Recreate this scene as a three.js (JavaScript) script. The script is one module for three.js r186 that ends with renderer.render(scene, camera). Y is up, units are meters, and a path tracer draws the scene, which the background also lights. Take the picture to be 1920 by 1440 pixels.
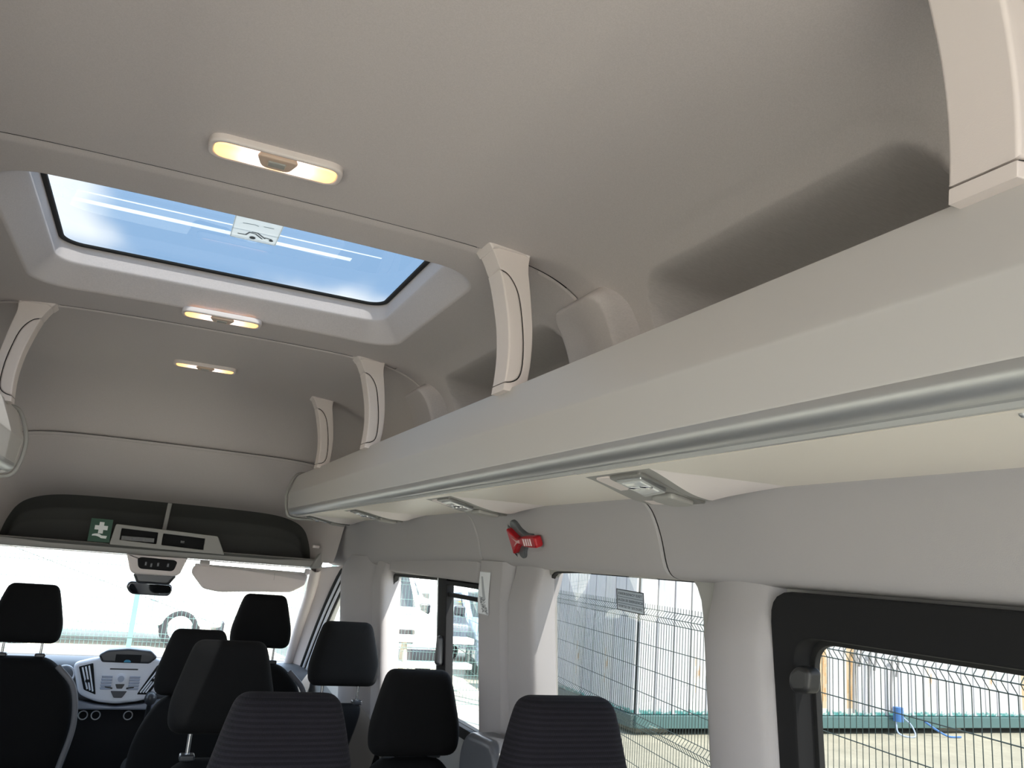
import * as THREE from 'three';
import { RoundedBoxGeometry } from 'three/addons/geometries/RoundedBoxGeometry.js';
import { mergeGeometries, mergeVertices, toCreasedNormals } from 'three/addons/utils/BufferGeometryUtils.js';
import { RectAreaLightUniformsLib } from 'three/addons/lights/RectAreaLightUniformsLib.js';
import { createNoise2D, createNoise3D } from 'simplex-noise';
RectAreaLightUniformsLib.init();

// ------------------------------------------------------------------ camera, sky, sun, exposure
const scene = new THREE.Scene();
const camera = new THREE.PerspectiveCamera(50.73, 4 / 3, 0.02, 300);
{ // axes of the lens: rows are the van's right, up and backward directions seen from the camera
  const F = new THREE.Vector3(274 - 960, -(1009 - 720), -1519).normalize();
  const R = new THREE.Vector3(4593 - 960, -(1360 - 720), -1519);
  R.addScaledVector(F, -R.dot(F)).normalize();
  const U = new THREE.Vector3().crossVectors(R, F);
  const m = new THREE.Matrix4().set(R.x, R.y, R.z, 0, U.x, U.y, U.z, 0, -F.x, -F.y, -F.z, 0, 0, 0, 0, 1);
  camera.quaternion.setFromRotationMatrix(m);
  camera.position.set(-0.093, 1.32, 0);
}
scene.add(camera);
const renderer = new THREE.WebGLRenderer({ antialias: true });
renderer.toneMapping = THREE.LinearToneMapping;
renderer.toneMappingExposure = 1.2;
renderer.shadowMap.enabled = true;

const SKY = { blue: [1.5, 2.3, 3.4], haze: [5.2, 5.3, 5.3], cloud: [5.2, 5.1, 5.0], cover: -0.08 };
const sunDir = new THREE.Vector3(0.24, 0.83, 0.50).normalize();
{ // summer sky: pale towards the horizon, blue above, broken white cloud all round
  const W = 1024, H = 512, d = new Float32Array(W * H * 4), n3 = createNoise3D((() => { let k = 11; return () => { k = (k * 16807) % 2147483647; return k / 2147483647; }; })());
  const ss = (a, b, x) => { const t = Math.min(1, Math.max(0, (x - a) / (b - a))); return t * t * (3 - 2 * t); };
  for (let r = 0; r < H; r++) for (let c = 0; c < W; c++) {
    const up = ((r + 0.5) / H - 0.5) * Math.PI, az = ((c + 0.5) / W - 0.5) * 2 * Math.PI, y = Math.sin(up), x = Math.cos(up) * Math.cos(az), z = Math.cos(up) * Math.sin(az);
    let n = 0, a = 0.55, f = 2.6; for (let o = 0; o < 5; o++) { n += a * n3(x * f + 36.526, y * f * 1.7 + 38.882, z * f + 16.242); a *= 0.5; f *= 2.1; }
    const haze = 1 - ss(0.0, 0.30, y), cl = ss(-0.12, 0.38, n + SKY.cover) * 0.9, k = (r * W + c) * 4;
    for (let q = 0; q < 3; q++) { let v = SKY.blue[q] + (SKY.haze[q] - SKY.blue[q]) * haze * haze; v += (SKY.cloud[q] - v) * cl; d[k + q] = v; }
    d[k + 3] = 1;
  }
  const t = new THREE.DataTexture(d, W, H, THREE.RGBAFormat, THREE.FloatType); t.mapping = THREE.EquirectangularReflectionMapping; t.magFilter = THREE.LinearFilter; t.needsUpdate = true;
  scene.background = t; scene.environment = t;
}
const sun = new THREE.DirectionalLight(new THREE.Color(1, 0.95, 0.87), 15);
sun.name = 'sun';
sun.position.copy(sunDir).multiplyScalar(30);
sun.castShadow = true; sun.shadow.radius = 1; sun.shadow.mapSize.set(4096, 4096);
Object.assign(sun.shadow.camera, { left: -20, right: 20, top: 20, bottom: -20, near: 1, far: 80 });
scene.add(sun); scene.add(sun.target);

// ------------------------------------------------------------------ helpers
let seed = 7;
const rnd = () => { seed = (seed + 0x6d2b79f5) | 0; let t = Math.imul(seed ^ (seed >>> 15), 1 | seed); t = (t + Math.imul(t ^ (t >>> 7), 61 | t)) ^ t; return ((t ^ (t >>> 14)) >>> 0) / 4294967296; };
const noise2 = createNoise2D(rnd);
const V3 = (x, y, z) => new THREE.Vector3(x, y, z);
const V2 = (x, y) => new THREE.Vector2(x, y);
const lerp = THREE.MathUtils.lerp, clamp = THREE.MathUtils.clamp, sstep = (a, b, x) => { const t = clamp((x - a) / (b - a), 0, 1); return t * t * (3 - 2 * t); };
const taken = new Set();
function numbered(n) { let k = n, i = 1; while (taken.has(k)) k = n + '_' + String(i++).padStart(3, '0'); taken.add(k); return k; }
function shade(o) { o.traverse((c) => { if (c.isMesh) { c.castShadow = true; c.receiveShadow = true; } }); return o; }
function group(name, label, category, pos = [0, 0, 0], grp) {
  const g = new THREE.Group(); g.name = numbered(name); g.position.set(...pos); scene.add(g);
  g.userData = { label, category }; if (grp) g.userData.group = grp;
  return g;
}
function mesh(name, geo, mat, parent, label) {
  const m = new THREE.Mesh(geo, mat); m.name = name; m.castShadow = true; m.receiveShadow = true;
  if (parent) parent.add(m); if (label) m.userData.label = label;
  return m;
}
function thing(name, geo, mat, label, category, grp) {
  const m = mesh(numbered(name), geo, mat, scene); m.userData = { label, category }; if (grp) m.userData.group = grp; return m;
}
function structure(name, geo, mat) { const m = geo ? mesh(name, geo, mat, scene) : new THREE.Group(); m.name = name; taken.add(name); m.userData.kind = 'structure'; if (!geo) scene.add(m); return m; }
// parametric sheet; f(u, v) -> [x, y, z]; uv in metres along both ways
function sheet(us, vs, f, flip = false) {
  const nu = us.length, nv = vs.length, pos = new Float32Array(nu * nv * 3), uv = new Float32Array(nu * nv * 2), idx = [];
  for (let i = 0; i < nu; i++) for (let j = 0; j < nv; j++) {
    const p = f(us[i], vs[j]), k = i * nv + j; pos.set(p.slice(0, 3), k * 3); uv[k * 2] = p[3] ?? us[i]; uv[k * 2 + 1] = p[4] ?? vs[j];
  }
  for (let i = 0; i < nu - 1; i++) for (let j = 0; j < nv - 1; j++) {
    const a = i * nv + j, b = a + nv, c = b + 1, d = a + 1;
    flip ? idx.push(a, c, b, a, d, c) : idx.push(a, b, c, a, c, d);
  }
  const g = new THREE.BufferGeometry();
  g.setAttribute('position', new THREE.BufferAttribute(pos, 3)); g.setAttribute('uv', new THREE.BufferAttribute(uv, 2)); g.setIndex(idx);
  g.computeVertexNormals(); return g;
}
const range = (a, b, n) => Array.from({ length: n + 1 }, (_, i) => a + (b - a) * i / n);
function creased(g, deg = 40) { // smooth normals weighted by area, split at edges sharper than deg
  g = g.index ? g.toNonIndexed() : g;
  const p = g.attributes.position, n = p.count / 3, fn = [], at = new Map(), cos = Math.cos(deg * Math.PI / 180), out = new Float32Array(p.count * 3), a = V3(), b = V3(), c = V3();
  const key = (i) => Math.round(p.getX(i) * 2e4) + ',' + Math.round(p.getY(i) * 2e4) + ',' + Math.round(p.getZ(i) * 2e4);
  for (let f = 0; f < n; f++) { a.fromBufferAttribute(p, f * 3); b.fromBufferAttribute(p, f * 3 + 1); c.fromBufferAttribute(p, f * 3 + 2); const w = b.sub(a).cross(c.sub(a)).clone(), l = w.length(); fn.push([w, l > 0 ? w.clone().divideScalar(l) : V3(0, 0, 0)]); for (let k = 0; k < 3; k++) { const q = key(f * 3 + k); at.has(q) ? at.get(q).push(f) : at.set(q, [f]); } }
  for (let f = 0; f < n; f++) for (let k = 0; k < 3; k++) { const s = V3(); for (const o of at.get(key(f * 3 + k))) if (fn[o][1].dot(fn[f][1]) > cos) s.add(fn[o][0]); if (s.lengthSq() === 0) s.copy(fn[f][1]); s.normalize().toArray(out, (f * 3 + k) * 3); }
  g.setAttribute('normal', new THREE.BufferAttribute(out, 3)); return g;
}
function poly(pts, holes = []) {
  const s = new THREE.Shape(pts.map((p) => V2(...p))); for (const h of holes) s.holes.push(new THREE.Path(h.map((p) => V2(...p)))); return s;
}
function roundPoly(pts, r, seg = 5) { // polygon with rounded corners -> points; r number or per corner
  const out = [], n = pts.length;
  for (let i = 0; i < n; i++) {
    const p = V2(...pts[i]), a = V2(...pts[(i + n - 1) % n]), b = V2(...pts[(i + 1) % n]), rr = Array.isArray(r) ? r[i] : r;
    const da = a.clone().sub(p), db = b.clone().sub(p), k = Math.min(rr, da.length() * 0.49, db.length() * 0.49);
    if (k < 1e-6) { out.push(pts[i]); continue; }
    const A = p.clone().add(da.setLength(k)), B = p.clone().add(db.setLength(k));
    for (let j = 0; j <= seg; j++) { const t = j / seg; out.push([(1 - t) * (1 - t) * A.x + 2 * t * (1 - t) * p.x + t * t * B.x, (1 - t) * (1 - t) * A.y + 2 * t * (1 - t) * p.y + t * t * B.y]); }
  }
  return out;
}
function ext(pts, depth, bevel = 0, seg = 3, holes = [], deg = 35) { // outline in xy, thickness along z centred on 0
  const g = new THREE.ExtrudeGeometry(poly(pts, holes), { depth: Math.max(depth - 2 * bevel, 1e-4), bevelEnabled: bevel > 0, bevelThickness: bevel, bevelSize: bevel, bevelOffset: -bevel, bevelSegments: seg, curveSegments: 8 });
  g.translate(0, 0, -Math.max(depth - 2 * bevel, 1e-4) / 2); return creased(g, deg);
}
const rbox = (w, h, d, r = 0.005, s = 2) => new RoundedBoxGeometry(w, h, d, s, Math.min(r, w / 2.01, h / 2.01, d / 2.01));
const box = (w, h, d, x = 0, y = 0, z = 0) => new THREE.BoxGeometry(w, h, d).translate(x, y, z);
function prep(g) { g = g.index ? g.toNonIndexed() : g; for (const k of Object.keys(g.attributes)) if (!['position', 'normal', 'uv'].includes(k)) g.deleteAttribute(k); return g; }
const merge = (gs) => mergeGeometries(gs.map(prep), false);
function rod(a, b, r, seg = 6) { const d = b.clone().sub(a), g = new THREE.CylinderGeometry(r, r, d.length(), seg, 1); g.applyQuaternion(new THREE.Quaternion().setFromUnitVectors(V3(0, 1, 0), d.clone().normalize())); return g.translate((a.x + b.x) / 2, (a.y + b.y) / 2, (a.z + b.z) / 2); }
function tube(pts, r, n = 40, seg = 8, closed = false) { return new THREE.TubeGeometry(new THREE.CatmullRomCurve3(pts.map((p) => V3(...p)), closed, 'centripetal'), n, r, seg, closed); }
// swept profile: closed outline in xy, from z0 to z1
function sweep(pts, z0, z1, deg = 25) { const g = new THREE.ExtrudeGeometry(poly(pts), { depth: Math.abs(z1 - z0), bevelEnabled: false, steps: 1 }); g.translate(0, 0, Math.min(z0, z1)); return creased(g, deg); }

// ------------------------------------------------------------------ textures and materials
function tex(w, h, f, srgb = false, rep) {
  const d = new Uint8Array(w * h * 4);
  for (let y = 0; y < h; y++) for (let x = 0; x < w; x++) { const c = f(x, y), k = (y * w + x) * 4; if (typeof c === 'number') d[k] = d[k + 1] = d[k + 2] = c; else { d[k] = c[0]; d[k + 1] = c[1]; d[k + 2] = c[2]; } d[k + 3] = 255; }
  const t = new THREE.DataTexture(d, w, h); t.wrapS = t.wrapT = THREE.RepeatWrapping; t.magFilter = THREE.LinearFilter; t.minFilter = THREE.LinearMipmapLinearFilter; t.generateMipmaps = true;
  if (srgb) t.colorSpace = THREE.SRGBColorSpace; if (rep) t.repeat.set(rep, rep); t.needsUpdate = true; return t;
}
// noise that tiles: blend of shifted samples on a torus-like lattice
const tile = (x, y, n, s, o) => { const a = x / n, b = y / n, f = (u, v) => noise2(u * s + o, v * s + o * 1.7); return f(a, b) * (1 - a) * (1 - b) + f(a - 1, b) * a * (1 - b) + f(a, b - 1) * (1 - a) * b + f(a - 1, b - 1) * a * b; };
const fleeceBump = tex(256, 256, (x, y) => 128 + 70 * tile(x, y, 256, 60, 3) + 40 * (rnd() - 0.5), false, 8);
const mottle = (lo, hi, s, o) => tex(256, 256, (x, y) => { const v = 0.5 + 0.3 * tile(x, y, 256, s, o) + 0.2 * tile(x, y, 256, s * 4, o + 9); return clamp(lo + (hi - lo) * v, 0, 255); }, true);
const fleeceMap = tex(256, 256, () => 243 + 12 * rnd(), true, 4);
const weaveBump = tex(64, 64, (x, y) => { const r = Math.floor(y / 8), a = Math.sin((x + (r % 2) * 4) / 8 * Math.PI * 2) * 0.5 + 0.5, b = Math.sin(((y % 8) + 0.5) / 8 * Math.PI); return 40 + 190 * b * (0.55 + 0.45 * a); }, false, 26);
const weaveMap = tex(64, 64, (x, y) => { const r = Math.floor(y / 8), v = (r % 2 ? 205 : 255) * (0.85 + 0.15 * rnd()); return [v, v, Math.min(255, v * 1.06)]; }, true, 26);
const std = (c, r = 0.7, o = {}) => { const m = new THREE.MeshPhysicalMaterial({ roughness: r, metalness: 0, ...o }); m.color.setRGB(...c); return m; };
const M = {};
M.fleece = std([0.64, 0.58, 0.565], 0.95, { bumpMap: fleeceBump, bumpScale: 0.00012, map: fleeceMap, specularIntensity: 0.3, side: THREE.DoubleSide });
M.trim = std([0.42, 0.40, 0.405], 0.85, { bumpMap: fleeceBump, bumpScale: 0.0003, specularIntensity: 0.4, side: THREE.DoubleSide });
M.plastic = std([0.76, 0.68, 0.65], 0.5, { bumpMap: fleeceBump, bumpScale: 0.0001 });
M.plasticIn = std([0.36, 0.35, 0.33], 0.55);
M.shelf = std([0.58, 0.555, 0.54], 0.5, { metalness: 0.1 });
M.roll = std([0.60, 0.60, 0.60], 0.43, { metalness: 0.8 });
M.under = std([0.84, 0.78, 0.70], 0.38);
M.carpet = std([0.05, 0.05, 0.05], 0.95);
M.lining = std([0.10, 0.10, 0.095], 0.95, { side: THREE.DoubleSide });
M.skin = std([0.25, 0.25, 0.25], 0.8, { side: THREE.DoubleSide });
M.body = std([0.55, 0.56, 0.58], 0.35, { side: THREE.DoubleSide });
M.black = std([0.010, 0.010, 0.011], 0.75, { specularIntensity: 0.5 });
M.rubber = std([0.01, 0.01, 0.01], 0.75);
M.darkPlastic = std([0.035, 0.037, 0.042], 0.32);
M.seat = std([0.0075, 0.0075, 0.008], 0.95, { specularIntensity: 0.3, bumpMap: fleeceBump, bumpScale: 0.0006 });
M.seatWeave = std([0.016, 0.0145, 0.018], 0.95, { specularIntensity: 0.5, bumpMap: weaveBump, bumpScale: 0.0012, map: weaveMap });
M.seatTrim = std([0.15, 0.15, 0.16], 0.6);
M.chrome = std([0.75, 0.76, 0.78], 0.2, { metalness: 1 });
M.steel = std([0.45, 0.46, 0.47], 0.35, { metalness: 0.8 });
M.silver = std([0.74, 0.76, 0.82], 0.3);
M.silverDark = std([0.22, 0.24, 0.29], 0.35, { metalness: 0.3 });
M.floor = std([0.16, 0.16, 0.165], 0.85);
M.glass = new THREE.MeshPhysicalMaterial({ color: new THREE.Color().setRGB(0.82, 0.835, 0.83), roughness: 0, metalness: 0, transmission: 1, thickness: 0, ior: 1.5, side: THREE.DoubleSide });
M.tint = new THREE.MeshPhysicalMaterial({ color: new THREE.Color().setRGB(0.27, 0.275, 0.27), roughness: 0, metalness: 0, transmission: 1, thickness: 0, ior: 1.5, side: THREE.DoubleSide });
M.roofGlass = new THREE.MeshPhysicalMaterial({ color: new THREE.Color().setRGB(0.17, 0.185, 0.195), roughness: 0, metalness: 0, transmission: 1, thickness: 0, ior: 1.5, specularIntensity: 0.3, side: THREE.DoubleSide });

// ------------------------------------------------------------------ van: cross-section of the lining
const prof = (() => { // right half, from the crown down to the shelf floor
  const c = new THREE.CatmullRomCurve3([[0, 1.945], [0.2, 1.944], [0.42, 1.938], [0.53, 1.927], [0.60, 1.908], [0.655, 1.878], [0.695, 1.84], [0.725, 1.785], [0.748, 1.70], [0.765, 1.60], [0.775, 1.488]].map((p) => V3(p[0], p[1], 0)), false, 'centripetal');
  return c.getSpacedPoints(90).map((p) => [p.x, p.y]);
})();
const profLen = 1.0;
const crown = (x) => { x = Math.abs(x); for (let i = 1; i < prof.length; i++) if (prof[i][0] >= x) { const a = prof[i - 1], b = prof[i]; return lerp(a[1], b[1], (x - a[0]) / (b[0] - a[0] || 1)); } return prof[prof.length - 1][1]; };
const frontTop = [[-3.25, 1.945], [-3.45, 1.935], [-3.62, 1.90], [-3.78, 1.82], [-3.90, 1.72], [-4.05, 1.635], [-4.2, 1.57], [-4.35, 1.525], [-4.5, 1.49], [-4.6, 1.44], [-4.655, 1.36], [-4.66, 1.262]];
function topAt(z) { if (z >= frontTop[0][0]) return 1.945; for (let i = 1; i < frontTop.length; i++) if (z >= frontTop[i][0]) { const a = frontTop[i - 1], b = frontTop[i], t = (z - a[0]) / (b[0] - a[0]); return lerp(a[1], b[1], t); } return 1.262; }
const topSmooth = (z) => { let s = 0; for (let k = -3; k <= 3; k++) s += topAt(Math.min(z + k * 0.02, 9)); return z < -4.55 ? topAt(z) : s / 7; };
function squash(x, y, z) { // the roof comes down over the cab
  const b = lerp(1.47, 1.258, sstep(-3.93, -4.1, z)), t = topSmooth(z), k = sstep(-3.9, -4.5, z);
  return [x * (1 - 0.075 * k), b + (y - 1.47) / (1.945 - 1.47) * (t - b), z];
}
const sdBox = (z, y, za, zb, yt, r) => { // distance to a rounded opening between za and zb under yt
  const cz = (za + zb) / 2, hz = Math.abs(zb - za) / 2, qx = Math.abs(z - cz) - hz + r, qy = y - yt + r;
  return Math.hypot(Math.max(qx, 0), Math.max(qy, 0)) + Math.min(Math.max(qx, qy), 0) - r;
};
const recesses = [[-1.245, -0.62, 1.862], [-2.36, -1.60, 1.868], [-0.42, 0.45, 1.862]];
const bumps = [[-1.535, -1.305, 1.876], [-2.66, -2.43, 1.876]];
function relief(z, y) {
  let d = 0;
  for (const [a, b, t] of recesses) { const s = sdBox(z, y, a, b, t, 0.06); d += 0.16 * sstep(0.006, -0.016, s) + 0.004 * sstep(0.040, 0.034, s); }
  return d;
}
function lining(s, z, edges) { // s in -1..1 across the roof
  const k = Math.abs(s) * 90, i = Math.min(Math.floor(k), 89), t = k - i, x = lerp(prof[i][0], prof[i + 1][0], t), y = lerp(prof[i][1], prof[i + 1][1], t);
  const sg = Math.sign(s), d = x > 0.6 ? relief(z, y) : 0;
  let lift = 0;
  for (const e of edges) lift += 0.004 * Math.max(0, 1 - Math.abs(z - e) / 0.008) ** 2;
  const [px, py, pz] = squash(x + d, y + lift, z);
  return [sg * px, py, pz, s * 1.05, z];
}
const dense = (a, b, step, marks = []) => { const n = Math.ceil(Math.abs(b - a) / step), r = range(a, b, n); for (const m of marks) for (const k of [0.002, 0.004, 0.006, 0.008]) { if ((m - k - a) * (m - k - b) < 0) r.push(m - k); if ((m + k - a) * (m + k - b) < 0) r.push(m + k); } return [...new Set(r)].sort((p, q) => q - p); };
const sAll = (() => { const r = []; for (let i = -120; i <= 120; i++) { const t = i / 120; r.push(Math.sign(t) * Math.abs(t) ** 0.8); } return r; })();

const ceiling = structure('ceiling');
{
  // rear panel
  mesh('headliner_panel', sheet(sAll, dense(1.05, -1.443, 0.0125, [-1.443]), (s, z) => lining(s, z, [-1.443])), M.fleece, ceiling, 'large plain grey rear headliner panel');
  // sunroof panel: side strips and a frame round the opening
  const z0 = -1.448, z1 = -2.535, sX = (x) => { for (let i = 1; i < prof.length; i++) if (prof[i][0] >= x) return (i - 1 + (x - prof[i - 1][0]) / (prof[i][0] - prof[i - 1][0])) / 90; return 1; };
  const s0 = sX(0.56), zs = dense(z0, z1, 0.0125, [z0, z1]), parts = [];
  for (const sg of [1, -1]) { const us = range(s0, 1, 80).map((v) => v * sg); if (sg < 0) us.reverse(); parts.push(sheet(us, zs, (s, z) => lining(s, z, [z0, z1]))); }
  const hole = (t, grow = 0) => { // rounded rectangle by angle, t 0..1
    const hx = 0.482 + grow, hz = 0.380 + grow, r = 0.11 + grow, n = 4, cx = 0.012, cz = -1.957;
    const seg = [[hx - r, hz - r, 0], [-(hx - r), hz - r, 1], [-(hx - r), -(hz - r), 2], [hx - r, -(hz - r), 3]], q = Math.min(Math.floor(t * 4), 3), a = (t * 4 - q);
    const c = seg[q], nx = seg[(q + 1) % 4];
    if (a < 0.5) { const an = (q + a * 2) * Math.PI / 2; return [cx + c[0] + r * Math.cos(an), cz + c[1] + r * Math.sin(an)]; }
    const an = (q + 1) * Math.PI / 2, f = (a - 0.5) * 2; return [cx + lerp(c[0], nx[0], f) + r * Math.cos(an), cz + lerp(c[1], nx[1], f) + r * Math.sin(an)];
  };
  const N = 160, ts = range(0, 1, N), outer = (p) => { // push a hole point out to the panel's edge along the ray from the centre
    const cx = 0, cz = (z0 + z1) / 2, dx = p[0] - cx, dz = p[1] - cz, k = Math.min(0.5605 / Math.abs(dx || 1e-9), (Math.abs(z0 - z1) / 2) / Math.abs(dz || 1e-9)); return [cx + dx * k, cz + dz * k];
  };
  const corner = [[0.5605, z0], [-0.5605, z0], [-0.5605, z1], [0.5605, z1]];
  const outs = ts.map((t) => outer(hole(t)));
  for (const c of corner) { let b = 0, bd = 9; outs.forEach((o, i) => { const d = Math.hypot(o[0] - c[0], o[1] - c[1]); if (d < bd) { bd = d; b = i; } }); outs[b] = c; }
  outs[N] = outs[0];
  parts.push(sheet(range(0, 1, 10), ts.map((_, i) => i), (v, i) => { const a = hole(ts[i]), o = outs[i], x = lerp(a[0], o[0], v), z = lerp(a[1], o[1], v); let l = 0; for (const e of [z0, z1]) l += 0.004 * Math.max(0, 1 - Math.abs(z - e) / 0.008) ** 2; return [x, crown(x) + l, z, x, z]; }));
  // opening: rounded lower edge, flared wall, upright collar under the glass
  const ring = [[0, 0], [-0.004, 0.001], [-0.008, 0.004], [-0.048, 0.046], [-0.052, 0.051], [-0.0535, 0.056], [-0.054, 0.102]];
  parts.push(sheet(ring.map((_, i) => i), ts, (i, t) => { const r = ring[i], a = hole(t, r[0]); const base = crown(hole(t)[0]); return [a[0], lerp(base, 1.945, Math.min(1, r[1] / 0.05)) + r[1], a[1], t * 2.6, r[1]]; }));
  mesh('sunroof_surround', merge(parts), M.fleece, ceiling, 'headliner panel framing the glass roof hatch');
  // front panel and the cap above the windscreen
  mesh('headliner_panel', sheet(sAll, dense(-2.54, -3.8995, 0.0125, [-2.54]), (s, z) => lining(s, z, [-2.54])), M.fleece, ceiling, 'front headliner panel curving down over the cab');
  mesh('cab_cap', sheet(sAll, dense(-3.903, -4.45, 0.012, [-3.903]), (s, z) => lining(s, z, [-3.903])), M.fleece, ceiling, 'moulded cap above the windscreen');
  mesh('storage_inner', sheet(sAll, dense(-4.45, -4.66, 0.012), (s, z) => lining(s, z, [])), M.lining, ceiling, 'dark inner surface of the open storage above the windscreen');  // forward end of the headliner surface, given a darker colour
  for (const zc of [-1.4455, -2.5375, -3.9005]) mesh('seam_backing', sheet(sAll, [zc + 0.03, zc, zc - 0.03], (s, z) => { const p = lining(s, zc, []); return [p[0] * 1.012, p[1] + 0.010, p[2] + (z - zc)]; }), M.rubber, ceiling);
  for (const sg of [1, -1]) for (const [a, b, t] of bumps) mesh('duct_cover', sheet(range(0.58, 0.955, 64).map((v) => v * sg).sort((p, q) => p - q), dense(b + 0.02, a - 0.02, 0.006), (q, z) => { const k = Math.abs(q) * 90, i = Math.min(Math.floor(k), 89), x = lerp(prof[i][0], prof[i + 1][0], k - i), y = lerp(prof[i][1], prof[i + 1][1], k - i), m = sstep(0.008, -0.024, sdBox(z, y, a, b, t, 0.05)); return [sg * (x + 0.006 - 0.062 * m), y + 0.006 * (1 - m), z, q, z]; }), M.fleece, ceiling, 'moulded duct cover above the shelf');
  // outer skin of the roof
  const sk = (us, a, b) => sheet(us, range(a, b, 10), (s, z) => { const k = Math.min(Math.abs(s) * 90, 90), i = Math.min(Math.floor(k), 89), x = lerp(prof[i][0], prof[i + 1][0], k - i), y = lerp(prof[i][1], prof[i + 1][1], k - i); const [, py] = squash(x, y, Math.max(z, -4.6)); return [Math.sign(s) * x * 1.215, py + 0.10 * sstep(0.9, 0.2, x), z]; });
  const sides = (sg) => { const a = [...range(sX(0.46 / 1.215) * sg, sg, 20)]; return sg > 0 ? a : a.reverse(); };
  mesh('roof_skin', merge([sk(range(-1, 1, 40), 1.1, -1.58), sk(sides(1), -1.58, -2.34), sk(sides(-1), -1.58, -2.34), sk(range(-1, 1, 40), -2.34, -4.72)]), M.skin, ceiling);
  // glass
  const g0 = structure('window_1');
  const gs = new THREE.Shape(ts.map((t) => { const p = hole(t, -0.04); return V2(p[0], -p[1]); }));
  const glass = new THREE.ShapeGeometry(gs); glass.rotateX(-Math.PI / 2); glass.translate(0, 2.050, 0);
  mesh('pane', glass, M.roofGlass, g0, 'tinted roof hatch glass showing blue sky');
  const gasket = sheet([0, 1, 2, 3, 4], ts, (i, t) => { const r = [[-0.048, 2.050], [-0.051, 2.043], [-0.062, 2.041], [-0.065, 2.044], [-0.065, 2.049]][i], a = hole(t, r[0]); return [a[0], r[1], a[1]]; }, true);
  mesh('gasket', gasket, M.rubber, g0, 'black rubber gasket');
  const streakMat = std([0.95, 0.97, 1], 1, { transmission: 0.95, thickness: 0 });  // pale strips added as white reflection streaks in the hatch glass
  mesh('reflection_strip', new THREE.PlaneGeometry(0.68, 0.024).rotateX(-Math.PI / 2).translate(-0.07, 2.053, -1.972), streakMat, g0, 'pale strip added as a reflection streak across the hatch glass');
  mesh('reflection_strip', new THREE.PlaneGeometry(0.76, 0.008).rotateX(-Math.PI / 2).translate(-0.045, 2.053, -1.915), streakMat, g0);
}

// ------------------------------------------------------------------ right and left upper side panels, walls, pillars
const bend = (y) => 0.10 * (1.3 - y); // the sides lean outward below the window tops
const panelProf = (() => new THREE.CatmullRomCurve3([[0.79, 1.476], [0.815, 1.452], [0.838, 1.405], [0.851, 1.36], [0.858, 1.342], [0.868, 1.330], [0.884, 1.324], [0.915, 1.322]].map((p) => V3(p[0], p[1], 0)), false, 'centripetal').getSpacedPoints(36).map((p) => [p.x, p.y]))();
function sidePanel(sg, za, zb, edges) {
  return sheet(range(0, 36, 36), dense(za, zb, 0.03, edges), (i, z) => {
    const p = panelProf[i], k = sstep(-3.75, -4.45, z), w = i / 36; let lift = 0; for (const e of edges) lift += 0.004 * Math.max(0, 1 - Math.abs(z - e) / 0.008) ** 2;
    const low = 0.065 * sstep(-2.4, -4.4, z) * w, belly = -0.022 * Math.exp(-(((z + 4.08) / 0.16) ** 2)) * Math.sin(Math.PI * Math.min(1, w * 1.2));
    return [sg * (p[0] - 0.085 * k * (1 - 0.3 * w) + lift + belly), p[1] - low, z, w * 0.2, z];
  }, sg < 0);
}
function wallSide(name, sg, windows) {
  const w = structure(name);
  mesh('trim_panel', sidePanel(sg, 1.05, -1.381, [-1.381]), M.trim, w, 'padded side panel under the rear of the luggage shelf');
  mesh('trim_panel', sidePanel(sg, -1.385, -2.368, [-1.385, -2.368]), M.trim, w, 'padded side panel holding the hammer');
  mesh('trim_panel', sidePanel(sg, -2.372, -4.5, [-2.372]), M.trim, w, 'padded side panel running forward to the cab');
  mesh('panel_backing', sheet([0, 1], range(1.05, -4.5, 8), (i, z) => [sg * ([0.90, 0.94][i] - 0.05 * sstep(-3.75, -4.45, z)), [1.5, 1.32][i] - 0.05 * sstep(-2.4, -4.4, z), z], sg < 0), M.rubber, w);
  // body side with its openings, outline in (-z, y)
  const g = new THREE.ExtrudeGeometry(poly([[-1.05, 0], [-1.05, 1.9], [3.9, 1.9], [4.35, 1.32], [5.6, 0.62], [5.6, 0]], windows), { depth: 0.03, bevelEnabled: false });
  const p = g.attributes.position;
  for (let i = 0; i < p.count; i++) { const z = -p.getX(i), y = p.getY(i), t = p.getZ(i); p.setXYZ(i, sg * (0.905 + t + bend(Math.min(y, 1.32)) - 0.05 * sstep(-4.0, -5.2, z)), y, z); }
  g.computeVertexNormals();
  mesh('body_side', g, M.plasticIn, w);
  return w;
}
const winDoor = roundPoly([[2.47, 0.80], [2.46, 1.272], [3.49, 1.256], [3.53, 0.80]], 0.03);
const winMid = roundPoly([[1.335, 0.76], [1.328, 1.345], [2.005, 1.318], [2.02, 0.76]], [0.05, 0.09, 0.05, 0.05]);
const winRear = roundPoly([[-0.98, 0.76], [-0.98, 1.318], [1.098, 1.318], [1.104, 0.76]], 0.05);
const winCab = roundPoly([[4.26, 0.66], [4.26, 1.24], [4.34, 1.24], [5.08, 0.66]], 0.03);
const wallR = wallSide('wall_right', 1, [winDoor, winMid, winRear, winCab]);
const wallL = wallSide('wall_left', -1, [winDoor, winMid, winRear, winCab]);
function pillar(parent, sg, pts, y0, y1, mat, label, flare = 0.03) { // loft of a plan outline, points [x, z]
  const ys = [y0, 0.6, 0.9, 1.1, 1.18, 1.22, 1.245, 1.27, 1.295, 1.32, y1], loop = pts;
  const g = sheet(ys, loop.map((_, i) => i), (y, i) => [sg * (loop[i][0] + bend(y) + flare * sstep(1.21, 1.335, y)), y, loop[i][1], i * 0.02, y], sg > 0);
  return mesh('pillar_trim', creased(g, 30), mat, parent, label);
}
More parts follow.
